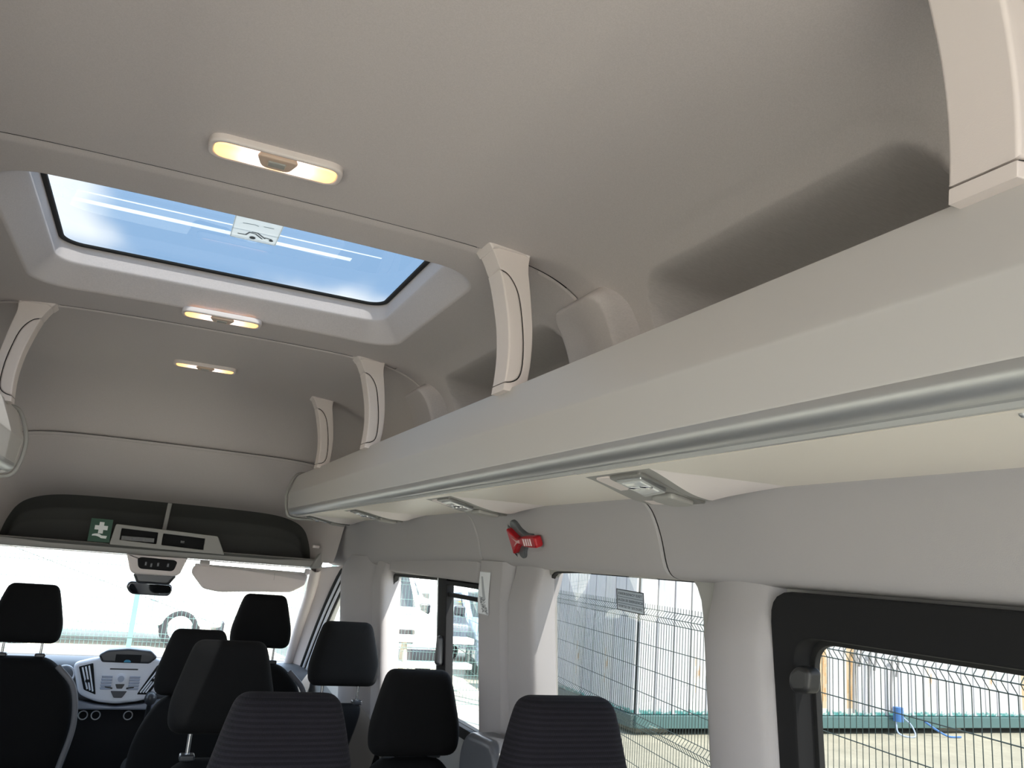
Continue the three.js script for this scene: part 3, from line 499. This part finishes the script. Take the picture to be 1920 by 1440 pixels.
{
  const g = group('equipment_panel', 'grey trapezoid panel with two dark slots above the windscreen', 'panel', [0, 0, 0]);
  const slotA = roundPoly([[-0.205, 1.302], [-0.205, 1.356], [-0.045, 1.350], [-0.045, 1.296]], 0.004), slotB = roundPoly([[-0.022, 1.294], [-0.022, 1.348], [0.168, 1.340], [0.168, 1.286]], 0.004);
  mesh('face', ext(roundPoly([[-0.245, 1.278], [-0.232, 1.374], [0.225, 1.356], [0.268, 1.270]], 0.008), 0.03, 0.003, 2, [slotA.slice().reverse(), slotB.slice().reverse()]).translate(0, 0, -4.275), M.plasticIn, g, 'grey face of the panel');
  mesh('slot_back', box(0.42, 0.07, 0.006, -0.02, 1.322, -4.30), M.black, g);
  mesh('radio_unit', rbox(0.145, 0.022, 0.02, 0.003).translate(-0.128, 1.312, -4.283), std([0.12, 0.12, 0.12], 0.4), g, 'slim unit in the left slot');
  for (let i = 0; i < 4; i++) mesh('button', rbox(0.018, 0.008, 0.004, 0.001).translate(-0.175 + i * 0.03, 1.312, -4.272), M.seatTrim, g);
  mesh('slot_latch', rbox(0.02, 0.014, 0.006, 0.002).translate(0.07, 1.316, -4.293), std([0.03, 0.03, 0.03], 0.4), g);
}
{
  const g = group('overhead_console', 'pale overhead console with black switch panel above the mirror', 'console', [-0.02, 1.2, -4.40]);
  mesh('housing', ext(roundPoly([[-0.148, 0.045], [-0.118, -0.04], [-0.095, -0.052], [0.085, -0.05], [0.105, -0.038], [0.132, 0.048]], 0.012), 0.06, 0.01, 4), M.plastic, g, 'pale housing');
  mesh('switch_panel', ext(roundPoly([[-0.095, 0.022], [-0.085, -0.025], [0.075, -0.028], [0.085, 0.018], [0.07, 0.026], [-0.08, 0.030]], 0.02), 0.012, 0.004).translate(0, 0, 0.028), M.black, g, 'black oval switch panel');
  for (const [x, y] of [[-0.055, 0.0], [-0.03, -0.005], [0.0, 0.0], [0.045, 0.0]]) mesh('switch', rbox(0.012, 0.02, 0.006, 0.003).translate(x, y, 0.034), M.darkPlastic, g);
  mesh('sensor_cover', ext(roundPoly([[-0.105, 0], [-0.08, -0.045], [0.065, -0.045], [0.095, 0.002]], 0.012), 0.06, 0.012, 3).translate(0, -0.052, -0.06), M.darkPlastic, g, 'dark sensor cover below the console');
}
{
  const g = group('rear_view_mirror', 'dark framed rear view mirror hanging in front of the windscreen', 'mirror', [-0.038, 1.073, -4.60]);
  g.rotation.set(0.06, 0.22, -0.04);
  const o = roundPoly([[-0.112, 0.004], [-0.10, 0.030], [0.10, 0.030], [0.112, 0.004], [0.10, -0.030], [-0.085, -0.032]], 0.02);
  mesh('frame', ext(o, 0.03, 0.007, 3), M.darkPlastic, g);
  mesh('mirror_glass', ext(ringOf(o, 0.006), 0.003, 0.001).translate(0, 0, 0.0155), std([0.85, 0.86, 0.86], 0.03, { metalness: 1 }), g, 'mirror glass');
  mesh('stem', rod(V3(0, 0.02, -0.01), V3(0.01, 0.085, -0.05), 0.012, 10), M.darkPlastic, g);
}
{
  const g = group('sun_visor', 'pale sun visor folded against the right of the windscreen', 'sun visor', [0, 0, 0]);
  const v = ext(roundPoly([[0.155, 1.198], [0.145, 1.16], [0.215, 1.082], [0.30, 1.07], [0.46, 1.082], [0.66, 1.09], [0.73, 1.13], [0.745, 1.19]], 0.02), 0.018, 0.007, 4).translate(0, -1.198, 0); v.rotateX(-0.10); v.translate(0, 1.205, -4.60);
  mesh('flap', v, M.plastic, g, 'padded visor flap');
  mesh('hinge', rod(V3(0.16, 1.207, -4.595), V3(0.74, 1.200, -4.595), 0.006, 8), M.plastic, g);
  mesh('clip', rbox(0.05, 0.03, 0.03, 0.008).translate(0.205, 1.217, -4.585), M.plastic, g);
  mesh('clip', rbox(0.03, 0.03, 0.03, 0.008).translate(0.735, 1.212, -4.585), M.plastic, g);
  mesh('seam', box(0.0015, 0.10, 0.001, 0.565, 1.142, -4.5865), M.plasticIn, g, 'stitched seam');
}

// ------------------------------------------------------------------ dashboard
{
  const g = group('dashboard', 'silver grey dashboard with centre stack and display below the windscreen', 'dashboard', [0, 0, 0]);
  const dp = [[-5.58, 0.60], [-5.30, 0.652], [-5.05, 0.668], [-4.99, 0.655], [-4.965, 0.62], [-4.965, 0.50], [-4.99, 0.47]].map((p) => V3(p[0], p[1], 0));
  const dc = new THREE.CatmullRomCurve3(dp, false, 'centripetal').getPoints(40);
  mesh('upper_body', sheet(range(-0.9, 0.9, 20), dc.map((_, i) => i), (x, i) => [x, dc[i].y, dc[i].x]), std([0.12, 0.125, 0.135], 0.5), g, 'grey upper dashboard');
  mesh('lower_body', sheet(range(-0.9, 0.9, 4), range(0, 1, 8), (x, t) => [x, lerp(0.475, 0.0, t), lerp(-4.985, -5.15, t * t)]), M.black, g, 'black lower dashboard');
  const zc = -4.948, put = (name, pts, d, b, m, z, lab, r = 0.006, par = g) => mesh(name, ext(roundPoly(pts, r), d, b, 3).translate(0, 0, z), m, par, lab);
  put('centre_stack', [[-0.335, 0.66], [-0.235, 0.690], [-0.09, 0.70], [0.07, 0.694], [0.15, 0.668], [0.10, 0.52], [0.02, 0.478], [-0.10, 0.462], [-0.20, 0.472], [-0.285, 0.508]], 0.05, 0.014, M.silver, zc - 0.012, 'silver centre stack', 0.03);
  put('lower_strip', [[-0.34, 0.49], [-0.20, 0.458], [-0.10, 0.448], [0.03, 0.462], [0.12, 0.49], [0.12, 0.43], [-0.34, 0.43]], 0.03, 0.008, M.silverDark, zc - 0.02, 'blue grey strip under the centre stack', 0.02);
  const hood = put('display_hood', [[-0.222, 0.705], [-0.184, 0.731], [-0.086, 0.742], [0.03, 0.734], [0.066, 0.702], [0.032, 0.667], [-0.202, 0.669]], 0.10, 0.01, M.darkPlastic, zc - 0.03, 'dark hooded display', 0.012);
  mesh('display_screen', rbox(0.124, 0.04, 0.004, 0.001).translate(-0.077, 0.692, zc + 0.022), M.black, hood);
  mesh('display_badge', ext(roundPoly([[-0.02, 0], [-0.011, 0.013], [0.011, 0.013], [0.02, 0]], 0.008), 0.002).translate(-0.079, 0.673, zc + 0.026), std([0.02, 0.22, 0.36], 0.4), hood, 'blue half oval mark');
  for (const q of [[[-0.304, 0.645], [-0.24, 0.664], [-0.202, 0.508], [-0.262, 0.532]], [[0.072, 0.662], [0.128, 0.658], [0.052, 0.512], [-0.006, 0.512]]]) {
    const v = put('air_vent', q, 0.02, 0.004, M.black, zc + 0.008, 'dark slanted air vent', 0.006);
    for (const k of [0.27, 0.5, 0.73]) { const a = V3(lerp(q[0][0], q[1][0], k), lerp(q[0][1], q[1][1], k) - 0.008, zc + 0.018), b = V3(lerp(q[3][0], q[2][0], k), lerp(q[3][1], q[2][1], k) + 0.010, zc + 0.018); mesh('vane', rod(a, b, 0.004, 8), M.silver, v); }
    mesh('vane_tab', rbox(0.022, 0.014, 0.012, 0.003).translate((q[0][0] + q[2][0]) / 2 + 0.002, (q[0][1] + q[2][1]) / 2, zc + 0.02), M.black, v);
  }
  mesh('disc_slot', rbox(0.136, 0.007, 0.004, 0.002).translate(-0.088, 0.637, zc + 0.0135), M.darkPlastic, g, 'slim disc slot');
  const bm = std([0.36, 0.40, 0.50], 0.35);
  for (let r = 0; r < 5; r++) for (const s of [-1, 1]) put('button', [[-0.095 + s * 0.068 - 0.026, 0.603 - r * 0.0145], [-0.095 + s * 0.068 + 0.026, 0.603 - r * 0.0145], [-0.095 + s * 0.066 + 0.025, 0.592 - r * 0.0145], [-0.095 + s * 0.066 - 0.025, 0.592 - r * 0.0145]], 0.006, 0.002, bm, zc + 0.014, undefined, 0.002);
  const dial = mesh('dial', new THREE.CylinderGeometry(0.024, 0.026, 0.016, 28).rotateX(Math.PI / 2).translate(-0.095, 0.590, zc + 0.018), M.silver, g, 'round volume dial'); mesh('dial_cap', new THREE.CylinderGeometry(0.016, 0.016, 0.004, 24).rotateX(Math.PI / 2).translate(-0.095, 0.590, zc + 0.028), bm, dial);
  put('button', [[-0.118, 0.562], [-0.072, 0.562], [-0.082, 0.54], [-0.108, 0.54]], 0.008, 0.002, M.darkPlastic, zc + 0.014, undefined, 0.004);
  put('button', [[-0.168, 0.552], [-0.128, 0.545], [-0.128, 0.536], [-0.162, 0.542]], 0.006, 0.002, M.darkPlastic, zc + 0.014, undefined, 0.003);
  put('button', [[-0.022, 0.552], [-0.062, 0.545], [-0.062, 0.536], [-0.028, 0.542]], 0.006, 0.002, M.darkPlastic, zc + 0.014, undefined, 0.003);
  put('hazard_switch', [[-0.135, 0.528], [-0.055, 0.528], [-0.075, 0.494], [-0.115, 0.494]], 0.008, 0.002, std([0.06, 0.06, 0.07], 0.4), zc + 0.014, 'dark switch at the foot of the stack', 0.006);
  for (const x of [-0.245, -0.185, -0.03]) mesh('heater_knob', new THREE.TorusGeometry(0.021, 0.003, 8, 28).translate(x, 0.40, -4.975), M.steel, g, 'round heater knob');
  mesh('side_vent_ring', new THREE.TorusGeometry(0.045, 0.005, 8, 30).translate(-0.365, 0.60, -4.955), M.silver, g);
  mesh('gear_knob', new THREE.SphereGeometry(0.03, 16, 12).scale(1, 1.15, 1).translate(0.062, 0.505, -4.86), M.darkPlastic, g, 'black gear knob');
  mesh('gear_stalk', rod(V3(0.062, 0.49, -4.86), V3(0.062, 0.38, -5.0), 0.012, 10), M.darkPlastic, g);
}

// ------------------------------------------------------------------ seats
const headOutline = (w, h) => roundPoly([[-w / 2 + 0.004, -h / 2], [-w / 2 - 0.004, -h * 0.20], [-w * 0.40, h * 0.30], [-w * 0.34, h / 2], [w * 0.34, h / 2], [w * 0.40, h * 0.30], [w / 2 + 0.004, -h * 0.20], [w / 2 - 0.004, -h / 2]], [0.04, 0.09, 0.09, 0.05, 0.05, 0.09, 0.09, 0.04], 7);
function cushion(out, d, soft = 4, crown = 0) { // stuffed pad: rings of the outline drawn in over a rounded section
  const c = [0, (Math.max(...out.map((p) => p[1])) + Math.min(...out.map((p) => p[1]))) / 2], rs = [0, 0.15, 0.3, 0.45, 0.6, 0.7, 0.78, 0.85, 0.9, 0.94, 0.97, 0.99, 1], loop = [...out, out[0]], hs = [];
  for (const r of rs) hs.push([r, d / 2 * (1 - r ** soft) ** (1 / 2.2) + crown * (1 - r * r)]);
  const seq = [...hs, ...hs.slice(0, -1).reverse().map(([r, h]) => [r, -h])];
  const g = sheet(seq.map((_, i) => i), loop.map((_, i) => i), (i, k) => { const [r, h] = seq[i], x = c[0] + (loop[k][0] - c[0]) * r, y = c[1] + (loop[k][1] - c[1]) * r; return [x, y, h, x, y]; });
  return creased(g, 60);
}
const headGeo = cushion(headOutline(0.275, 0.245), 0.125, 6);
const backOutline = (w, h, sh) => roundPoly([[-w / 2 + 0.03, 0], [-w / 2, h * 0.45], [-w / 2 + 0.035, h - 0.10], [-w / 2 + sh, h], [w / 2 - sh, h], [w / 2 - 0.035, h - 0.10], [w / 2, h * 0.45], [w / 2 - 0.03, 0]], [0.03, 0.15, 0.12, 0.05, 0.05, 0.12, 0.15, 0.03], 7);
const backGeo = cushion(backOutline(0.39, 0.42, 0.10), 0.13, 9);
const cabBackGeo = cushion(backOutline(0.50, 0.46, 0.14), 0.14, 8);
const seatGeo = rbox(0.40, 0.14, 0.42, 0.05, 4), cabSeatGeo = rbox(0.48, 0.16, 0.48, 0.06, 4), postGeo = new THREE.CylinderGeometry(0.006, 0.006, 0.30, 12), guideGeo = rbox(0.04, 0.018, 0.035, 0.006), legGeo = rbox(0.04, 0.30, 0.36, 0.01);
function seat(x, z, top, label, cloth, cab = false, backTop = 0.745) {
  const g = group(cab ? 'cab_seat' : 'passenger_seat', label, 'seat', [x, 0, z], cab ? 'cab seats' : 'passenger seats in the cabin');
  const hr = mesh('headrest', headGeo, cloth, g, 'dark cloth headrest'); hr.position.set(0, top - 0.1225, 0); hr.rotation.x = -0.06;
  for (const s of [-1, 1]) { const p = mesh('headrest_post', postGeo, M.chrome, g, 'steel headrest post'); p.position.set(s * 0.072, top - 0.335, -0.012); const q = mesh('post_guide', guideGeo, M.darkPlastic, p); q.position.set(0, backTop + 0.004 - (top - 0.335), 0); }
  const bk = mesh('backrest', cab ? cabBackGeo : backGeo, cab ? M.seat : cloth, g, 'dark cloth backrest'); bk.position.set(0, backTop - (cab ? 0.46 : 0.42), -0.01); bk.rotation.x = 0;
  if (cab) for (const s of [-1, 1]) { const e = tube([[s * 0.225, 0.02, 0.055], [s * 0.252, 0.20, 0.058], [s * 0.222, 0.35, 0.058], [s * 0.15, 0.43, 0.055]], 0.012, 30, 8); const t = mesh('edge_trim', e, M.seatTrim, g, 'grey edge trim'); t.position.copy(bk.position); }
  const st = mesh('cushion', cab ? cabSeatGeo : seatGeo, cloth, g, 'dark seat cushion'); st.position.set(0, 0.37, -0.24);
  for (const s of [-1, 1]) mesh('seat_leg', legGeo, M.darkPlastic, g).position.set(s * 0.14, 0.15, -0.2);
  return g;
}
seat(0.205, -1.66, 1.055, 'nearest woven dark seat low in the middle, cut off by the picture edge', M.seatWeave);
seat(0.715, -1.50, 1.082, 'nearest woven dark seat in front of the emergency exit window', M.seatWeave);
seat(0.175, -2.50, 1.058, 'dark grey seat with raised headrest on a steel post, left of centre', M.seat);
seat(0.738, -2.50, 0.994, 'dark seat with lowered headrest in front of the sliding window', M.seat);
seat(0.160, -3.52, 0.988, 'dark seat with lowered headrest partly behind the grey raised one', M.seat);
seat(0.705, -3.36, 1.057, 'black seat with raised headrest beside the wide pillar', M.seat);
seat(-0.500, -4.14, 1.090, 'front passenger seat at the left edge before the windscreen', M.seat, true, 0.79);
seat(0.475, -4.14, 1.103, 'driver seat with raised headrest before the sun visor', M.seat, true, 0.79);
{
  const g = group('armrest', 'glossy dark grey armrest between the pillar and the near seat', 'armrest', [0.835, 0.80, -2.12]);
  mesh('pad', ext(roundPoly([[-0.13, -0.14], [-0.13, 0.04], [-0.09, 0.085], [0.09, 0.075], [0.13, 0.03], [0.13, -0.14]], 0.04), 0.09, 0.018, 4).rotateY(Math.PI / 2), std([0.10, 0.105, 0.12], 0.33), g, 'satin grey pad');
  mesh('bracket', rbox(0.05, 0.5, 0.12, 0.01).translate(0.03, -0.38, 0), M.darkPlastic, g);
}

// ------------------------------------------------------------------ outside: yard, fence, sheds, vehicles
const GY = -0.65;
const concrete = tex(512, 512, (x, y) => { const n = 0.55 + 0.22 * tile(x, y, 512, 6, 21) + 0.13 * tile(x, y, 512, 22, 31) + 0.10 * tile(x, y, 512, 90, 41); const v = clamp(200 + 60 * (n - 0.5) + 10 * (rnd() - 0.5), 0, 255); return [v, v * 0.965, v * 0.86]; }, true, 0.18);
const groundMat = std([0.72, 0.72, 0.72], 0.95, { map: concrete });
structure('ground', sheet(range(-60, 60, 4), range(-60, 60, 4), (x, z) => [x, GY, z, x, z], true), groundMat);

const wire = std([0.05, 0.075, 0.07], 0.5);
function fencePanel(parent, a, b, mat = wire) {
  const d = b.clone().sub(a), L = d.length(), n = Math.round(L / 0.05), o = V3(-d.z, 0, d.x).normalize().multiplyScalar(-1), gs = [];
  const hs = [[0.03, 0], [0.72, 0], [0.77, 0.035], [0.82, 0], [1.62, 0], [1.67, 0.035], [1.72, 0], [1.76, 0]];
  const P = (t, k) => a.clone().addScaledVector(d, t).addScaledVector(o, hs[k][1]).setY(GY + hs[k][0]);
  for (let i = 1; i < n; i++) for (let k = 0; k < hs.length - 1; k++) gs.push(rod(P(i / n, k), P(i / n, k + 1), 0.0027, 4));
  for (const k of [0, 1, 2, 3, 4, 5, 6]) gs.push(rod(P(0, k), P(1, k), 0.003, 4));
  for (const h of [0.22, 0.42, 0.60, 1.02, 1.22, 1.42]) gs.push(rod(a.clone().setY(GY + h), b.clone().setY(GY + h), 0.003, 4));
  const m = mesh('mesh_panel', merge(gs), mat, parent); m.userData.kind = 'stuff'; m.userData.label = 'welded wire mesh panel';
  mesh('post', rbox(0.06, 1.85, 0.06, 0.005).translate(a.x, GY + 0.92, a.z), mat, parent);
}
{
  const g = group('wire_fence', 'dark green wire mesh fence running along the right of the van', 'fence', [0, 0, 0]);
  const L = (z) => V3(3.33 + 0.176 * (-z - 2.5), 0, z);
  const zs = [0.6, -1.85, -4.6, -9.3, -11.6, -13.9]; for (let i = 0; i < 5; i++) fencePanel(g, L(zs[i]), L(zs[i + 1]));
  const h = group('wire_fence', 'pale green wire mesh fence crossing the yard beyond the windscreen', 'fence', [0, 0, 0]);
  for (let i = 0; i < 4; i++) fencePanel(h, V3(4.72 - i * 2.4, 0, -11.4), V3(4.72 - (i + 1) * 2.4, 0, -11.4), std([0.12, 0.22, 0.20], 0.5));
}
// clad container wall
{
  const g = group('clad_container', 'long white clad container wall behind the wire fence', 'container', [0, GY, 0]);
  const clad = [0, 1, 2, 3].map((k) => printed(canvasTex(128, 1024, (c, w, h) => {
    c.fillStyle = ['#d9d9dc', '#dddcdc', '#d6d6da', '#dad8d4'][k]; c.fillRect(0, 0, w, h);
    for (let i = 0; i < 500; i++) { c.fillStyle = `rgba(${150 + rnd() * 60},${150 + rnd() * 60},${155 + rnd() * 60},0.08)`; c.fillRect(rnd() * w, rnd() * h, 2 + rnd() * 6, 10 + rnd() * 120); }
    if (k === 3) { c.fillStyle = 'rgba(214,170,110,0.5)'; c.fillRect(20, 520, 80, 460); for (let i = 0; i < 40; i++) { c.fillStyle = `rgba(190,120,50,${rnd() * 0.3})`; c.fillRect(20 + rnd() * 80, 600 + rnd() * 300, 4 + rnd() * 12, 20 + rnd() * 100); } }
    if (k === 1) for (let i = 0; i < 14; i++) { c.fillStyle = `rgba(196,128,60,${rnd() * 0.35})`; c.fillRect(30 + rnd() * 50, 700 + rnd() * 150, 4 + rnd() * 10, 20 + rnd() * 80); }
    for (let i = 0; i < 26; i++) { c.fillStyle = `rgba(70,150,145,${0.25 + rnd() * 0.5})`; c.fillRect(rnd() * w, h - 40 * rnd() * rnd() - 6, 4 + rnd() * 26, 6 + rnd() * 20); }
  }), 0.6));
  const pg = rbox(0.258, 2.35, 0.04, 0.012); { const p = pg.attributes.position, uv = pg.attributes.uv; for (let i = 0; i < p.count; i++) uv.setXY(i, p.getX(i) / 0.258 + 0.5, p.getY(i) / 2.35 + 0.5); }
  const kinds = [0, 2, 0, 1, 2, 0, 2, 0, 1, 0, 2, 3, 0, 3, 2, 0];
  for (let i = 0; i < 34; i++) mesh('cladding_panel', pg, clad[kinds[i % 16]], g).position.set(6.05 + 0.14 + i * 0.275, 1.425, -9.52);
  for (let i = 0; i < 9; i++) { const m = mesh('cladding_panel', pg, clad[[0, 2, 1][i % 3]], g); m.position.set(6.03, 1.425, -9.68 - i * 0.275); m.rotation.y = -Math.PI / 2; }
  mesh('core', box(9.4, 2.45, 2.4, 10.76, 1.45, -10.76), std([0.06, 0.06, 0.065], 0.8), g);
  mesh('base_rail', rbox(9.45, 0.16, 0.10, 0.01).translate(10.75, 0.165, -9.50), std([0.10, 0.19, 0.19], 0.6), g, 'worn teal base rail');
  mesh('base_rail', rbox(0.10, 0.16, 2.5, 0.01).translate(6.02, 0.165, -10.75), std([0.09, 0.13, 0.13], 0.6), g);
  for (const x of [6.4, 9.0, 12, 15]) mesh('footing', box(0.5, 0.09, 0.5, x, 0.045, -9.9), groundMat, g);
  const b = mesh('meter_box', rbox(0.62, 0.85, 0.16, 0.01).translate(7.86, 1.78, -9.42), clad[3], g, 'rust streaked box on the wall'); mesh('box_edge', box(0.62, 0.03, 0.17, 7.86, 1.345, -9.415), M.darkPlastic, b);
  for (const [x, h] of [[9.75, 0.75], [10.05, 0.70], [10.5, 0.62]]) { const y0 = 0.5 + h; mesh('pipe_loop', tube([[x, 0.3, -9.44], [x + 0.02, y0 - 0.25, -9.44], [x + 0.05, y0, -9.42], [x + 0.14, y0 - 0.04, -9.42], [x + 0.12, y0 - 0.3, -9.44]], 0.018, 24, 6), std([0.35, 0.34, 0.34], 0.6), g, 'bent grey pipe'); }
  const blue = std([0.08, 0.22, 0.55], 0.5);
  mesh('hose_reel', new THREE.CylinderGeometry(0.07, 0.07, 0.2, 16).translate(10.55, 0.30, -9.36), blue, g, 'blue hose fitting');
  mesh('hose', tube([[10.5, 0.2, -9.36], [10.48, 0.05, -9.3], [10.7, 0.02, -9.2], [10.75, 0.15, -9.3], [10.66, 0.25, -9.36]], 0.012, 30, 6), std([0.45, 0.55, 0.75], 0.5), g, 'pale blue hose');
  mesh('hose', tube([[11.1, 0.2, -9.36], [11.25, 0.10, -9.3], [11.4, 0.02, -9.2], [11.6, 0.02, -9.15]], 0.015, 20, 6), blue, g);
}
// parked vehicles
function wheel(r, w) { const g = new THREE.Group(); g.name = 'wheel'; mesh('tyre', new THREE.TorusGeometry(r * 0.78, r * 0.23, 12, 32).scale(1, 1, w / (r * 0.46)), M.rubber, g); mesh('rim', new THREE.CylinderGeometry(r * 0.6, r * 0.6, w * 0.7, 24).rotateX(Math.PI / 2), M.steel, g); return g; }
function car(name, label, x, z, turn, paint, o) { // length along local x, nose towards +x
  const g = group(name, label, o.category, [x, GY, z]); g.rotation.y = turn;
  const body = creased(new THREE.ExtrudeGeometry(poly(roundPoly(o.side, 0.06)), { depth: o.w - 0.16, bevelEnabled: true, bevelThickness: 0.08, bevelSize: 0.06, bevelOffset: -0.06, bevelSegments: 4 }), 35); body.translate(0, 0, -(o.w - 0.16) / 2);
  mesh('body', body, paint, g, 'painted body');
  const gl = std([0.02, 0.03, 0.035], 0.08);
  const [a, b] = o.screen; const n = V2(-(b[1] - a[1]), b[0] - a[0]).normalize().multiplyScalar(-0.012); if (n.x < 0) n.multiplyScalar(-1);
  mesh('windscreen', sheet(range(-1, 1, 6), [0, 1], (s, t) => [lerp(a[0], b[0], t) + n.x, lerp(a[1], b[1], t) + Math.abs(n.y), s * (o.w / 2 - 0.12)]), gl, g, 'dark windscreen');
  for (const s of [-1, 1]) for (const q of o.glass) mesh('side_window', ext(roundPoly(q, 0.04), 0.02, 0.004).translate(0, 0, s * (o.w / 2 + 0.002)), gl, g);
  for (const s of [-1, 1]) for (const wx of o.wheels) { const w = wheel(o.wr, 0.2); w.position.set(wx, o.wr, s * (o.w / 2 - 0.08)); g.add(w); }
  const fx = o.nose;
  mesh('bumper', rbox(0.14, 0.30, o.w - 0.06, 0.05).translate(fx - 0.02, 0.38, 0), o.bumper || M.darkPlastic, g, 'front bumper');
  mesh('grille', rbox(0.05, 0.22, o.w * 0.42, 0.03).translate(fx + 0.005, 0.70, 0), M.black, g, 'black grille');
  for (const s of [-1, 1]) { mesh('headlight', rbox(0.10, 0.20, 0.32, 0.04).translate(fx - 0.06, 0.74, s * (o.w / 2 - 0.24)), M.lensClear, g); mesh('mirror', rbox(0.12, 0.18, 0.22, 0.04).translate(a[0] - 0.18, 1.08, s * (o.w / 2 + 0.12)), M.darkPlastic, g); }
  mesh('number_plate', rbox(0.02, 0.11, 0.5, 0.004).translate(fx + 0.055, 0.45, 0), M.seatTrim, g);
  return g;
}
const white = std([0.72, 0.73, 0.72], 0.25, { clearcoat: 1 }), paleBlue = std([0.42, 0.50, 0.62], 0.25, { clearcoat: 1 });
const suv = { category: 'car', w: 1.82, nose: 2.1, wr: 0.36, wheels: [-1.35, 1.35], side: [[-2.1, 0.35], [-2.12, 1.0], [-1.9, 1.68], [0.0, 1.72], [0.75, 1.08], [1.9, 0.98], [2.1, 0.85], [2.1, 0.35]], screen: [[0.72, 1.10], [0.08, 1.66]], glass: [[[-1.7, 1.08], [-1.6, 1.58], [-0.15, 1.62], [0.5, 1.08]]] };
const hatch = { category: 'car', w: 1.74, nose: 1.95, wr: 0.31, wheels: [-1.25, 1.25], side: [[-1.95, 0.30], [-1.97, 0.85], [-1.7, 1.38], [-0.2, 1.46], [0.7, 0.98], [1.7, 0.82], [1.95, 0.65], [1.95, 0.30]], screen: [[0.68, 0.99], [-0.12, 1.42]], glass: [[[-1.5, 0.95], [-1.4, 1.30], [-0.25, 1.37], [0.45, 0.95]]] };
car('parked_car', 'white four by four facing the van, seen through the sliding window', 3.95, -15.9, -Math.PI / 2, white, suv);
car('parked_car', 'pale blue hatchback seen through the rear pane of the sliding window', 6.75, -15.6, -Math.PI / 2 - 0.2, paleBlue, { ...hatch, bumper: paleBlue });
car('parked_van', 'white panel van standing side on beyond the windscreen', -0.6, -17.9, 0, white, { ...suv, category: 'van', side: [[-2.3, 0.4], [-2.3, 1.9], [0.5, 1.9], [1.1, 1.15], [1.95, 1.0], [2.1, 0.85], [2.1, 0.4]], screen: [[1.08, 1.17], [0.56, 1.82]], glass: [] });
{
  const y = car('parked_car', 'white vehicle with a yellow stripe behind the four by four', 5.6, -21.0, -Math.PI / 2 + 0.15, white, { ...suv, category: 'car' });
  mesh('stripe', ext(roundPoly([[-1.9, 0.86], [-1.9, 1.02], [1.4, 0.96], [1.4, 0.84]], 0.02), 0.02, 0.003).translate(0, 0, 0.925), std([0.75, 0.52, 0.05], 0.4), y, 'yellow stripe'); mesh('bonnet_stripe', box(0.9, 0.02, 0.5, 1.3, 1.06, 0), std([0.75, 0.52, 0.05], 0.4), y, 'yellow bonnet stripe');
}
{
  const g = group('plank_trestle', 'white planks stacked on a wooden trestle in the yard', 'trestle', [4.15, GY, -12.6]);
  const wd = std([0.35, 0.30, 0.20], 0.8), wp = std([0.75, 0.75, 0.72], 0.6);
  for (const x of [-0.35, 0.35]) { mesh('trestle_leg', rod(V3(x, 0, -0.25), V3(x, 0.75, 0), 0.04, 6), wd, g); mesh('trestle_leg', rod(V3(x, 0, 0.25), V3(x, 0.75, 0), 0.04, 6), wd, g); }
  for (const [yy, h] of [[0.78, 0.09], [0.40, 0.08]]) mesh('plank', rbox(1.5, h, 0.3, 0.01).translate(0, yy, 0), wp, g);
}
// ------------------------------------------------------------------ hand over
scene.traverse((o) => { if (o.isLight) o.castShadow = !o.isRectAreaLight; });
renderer.render(scene, camera);
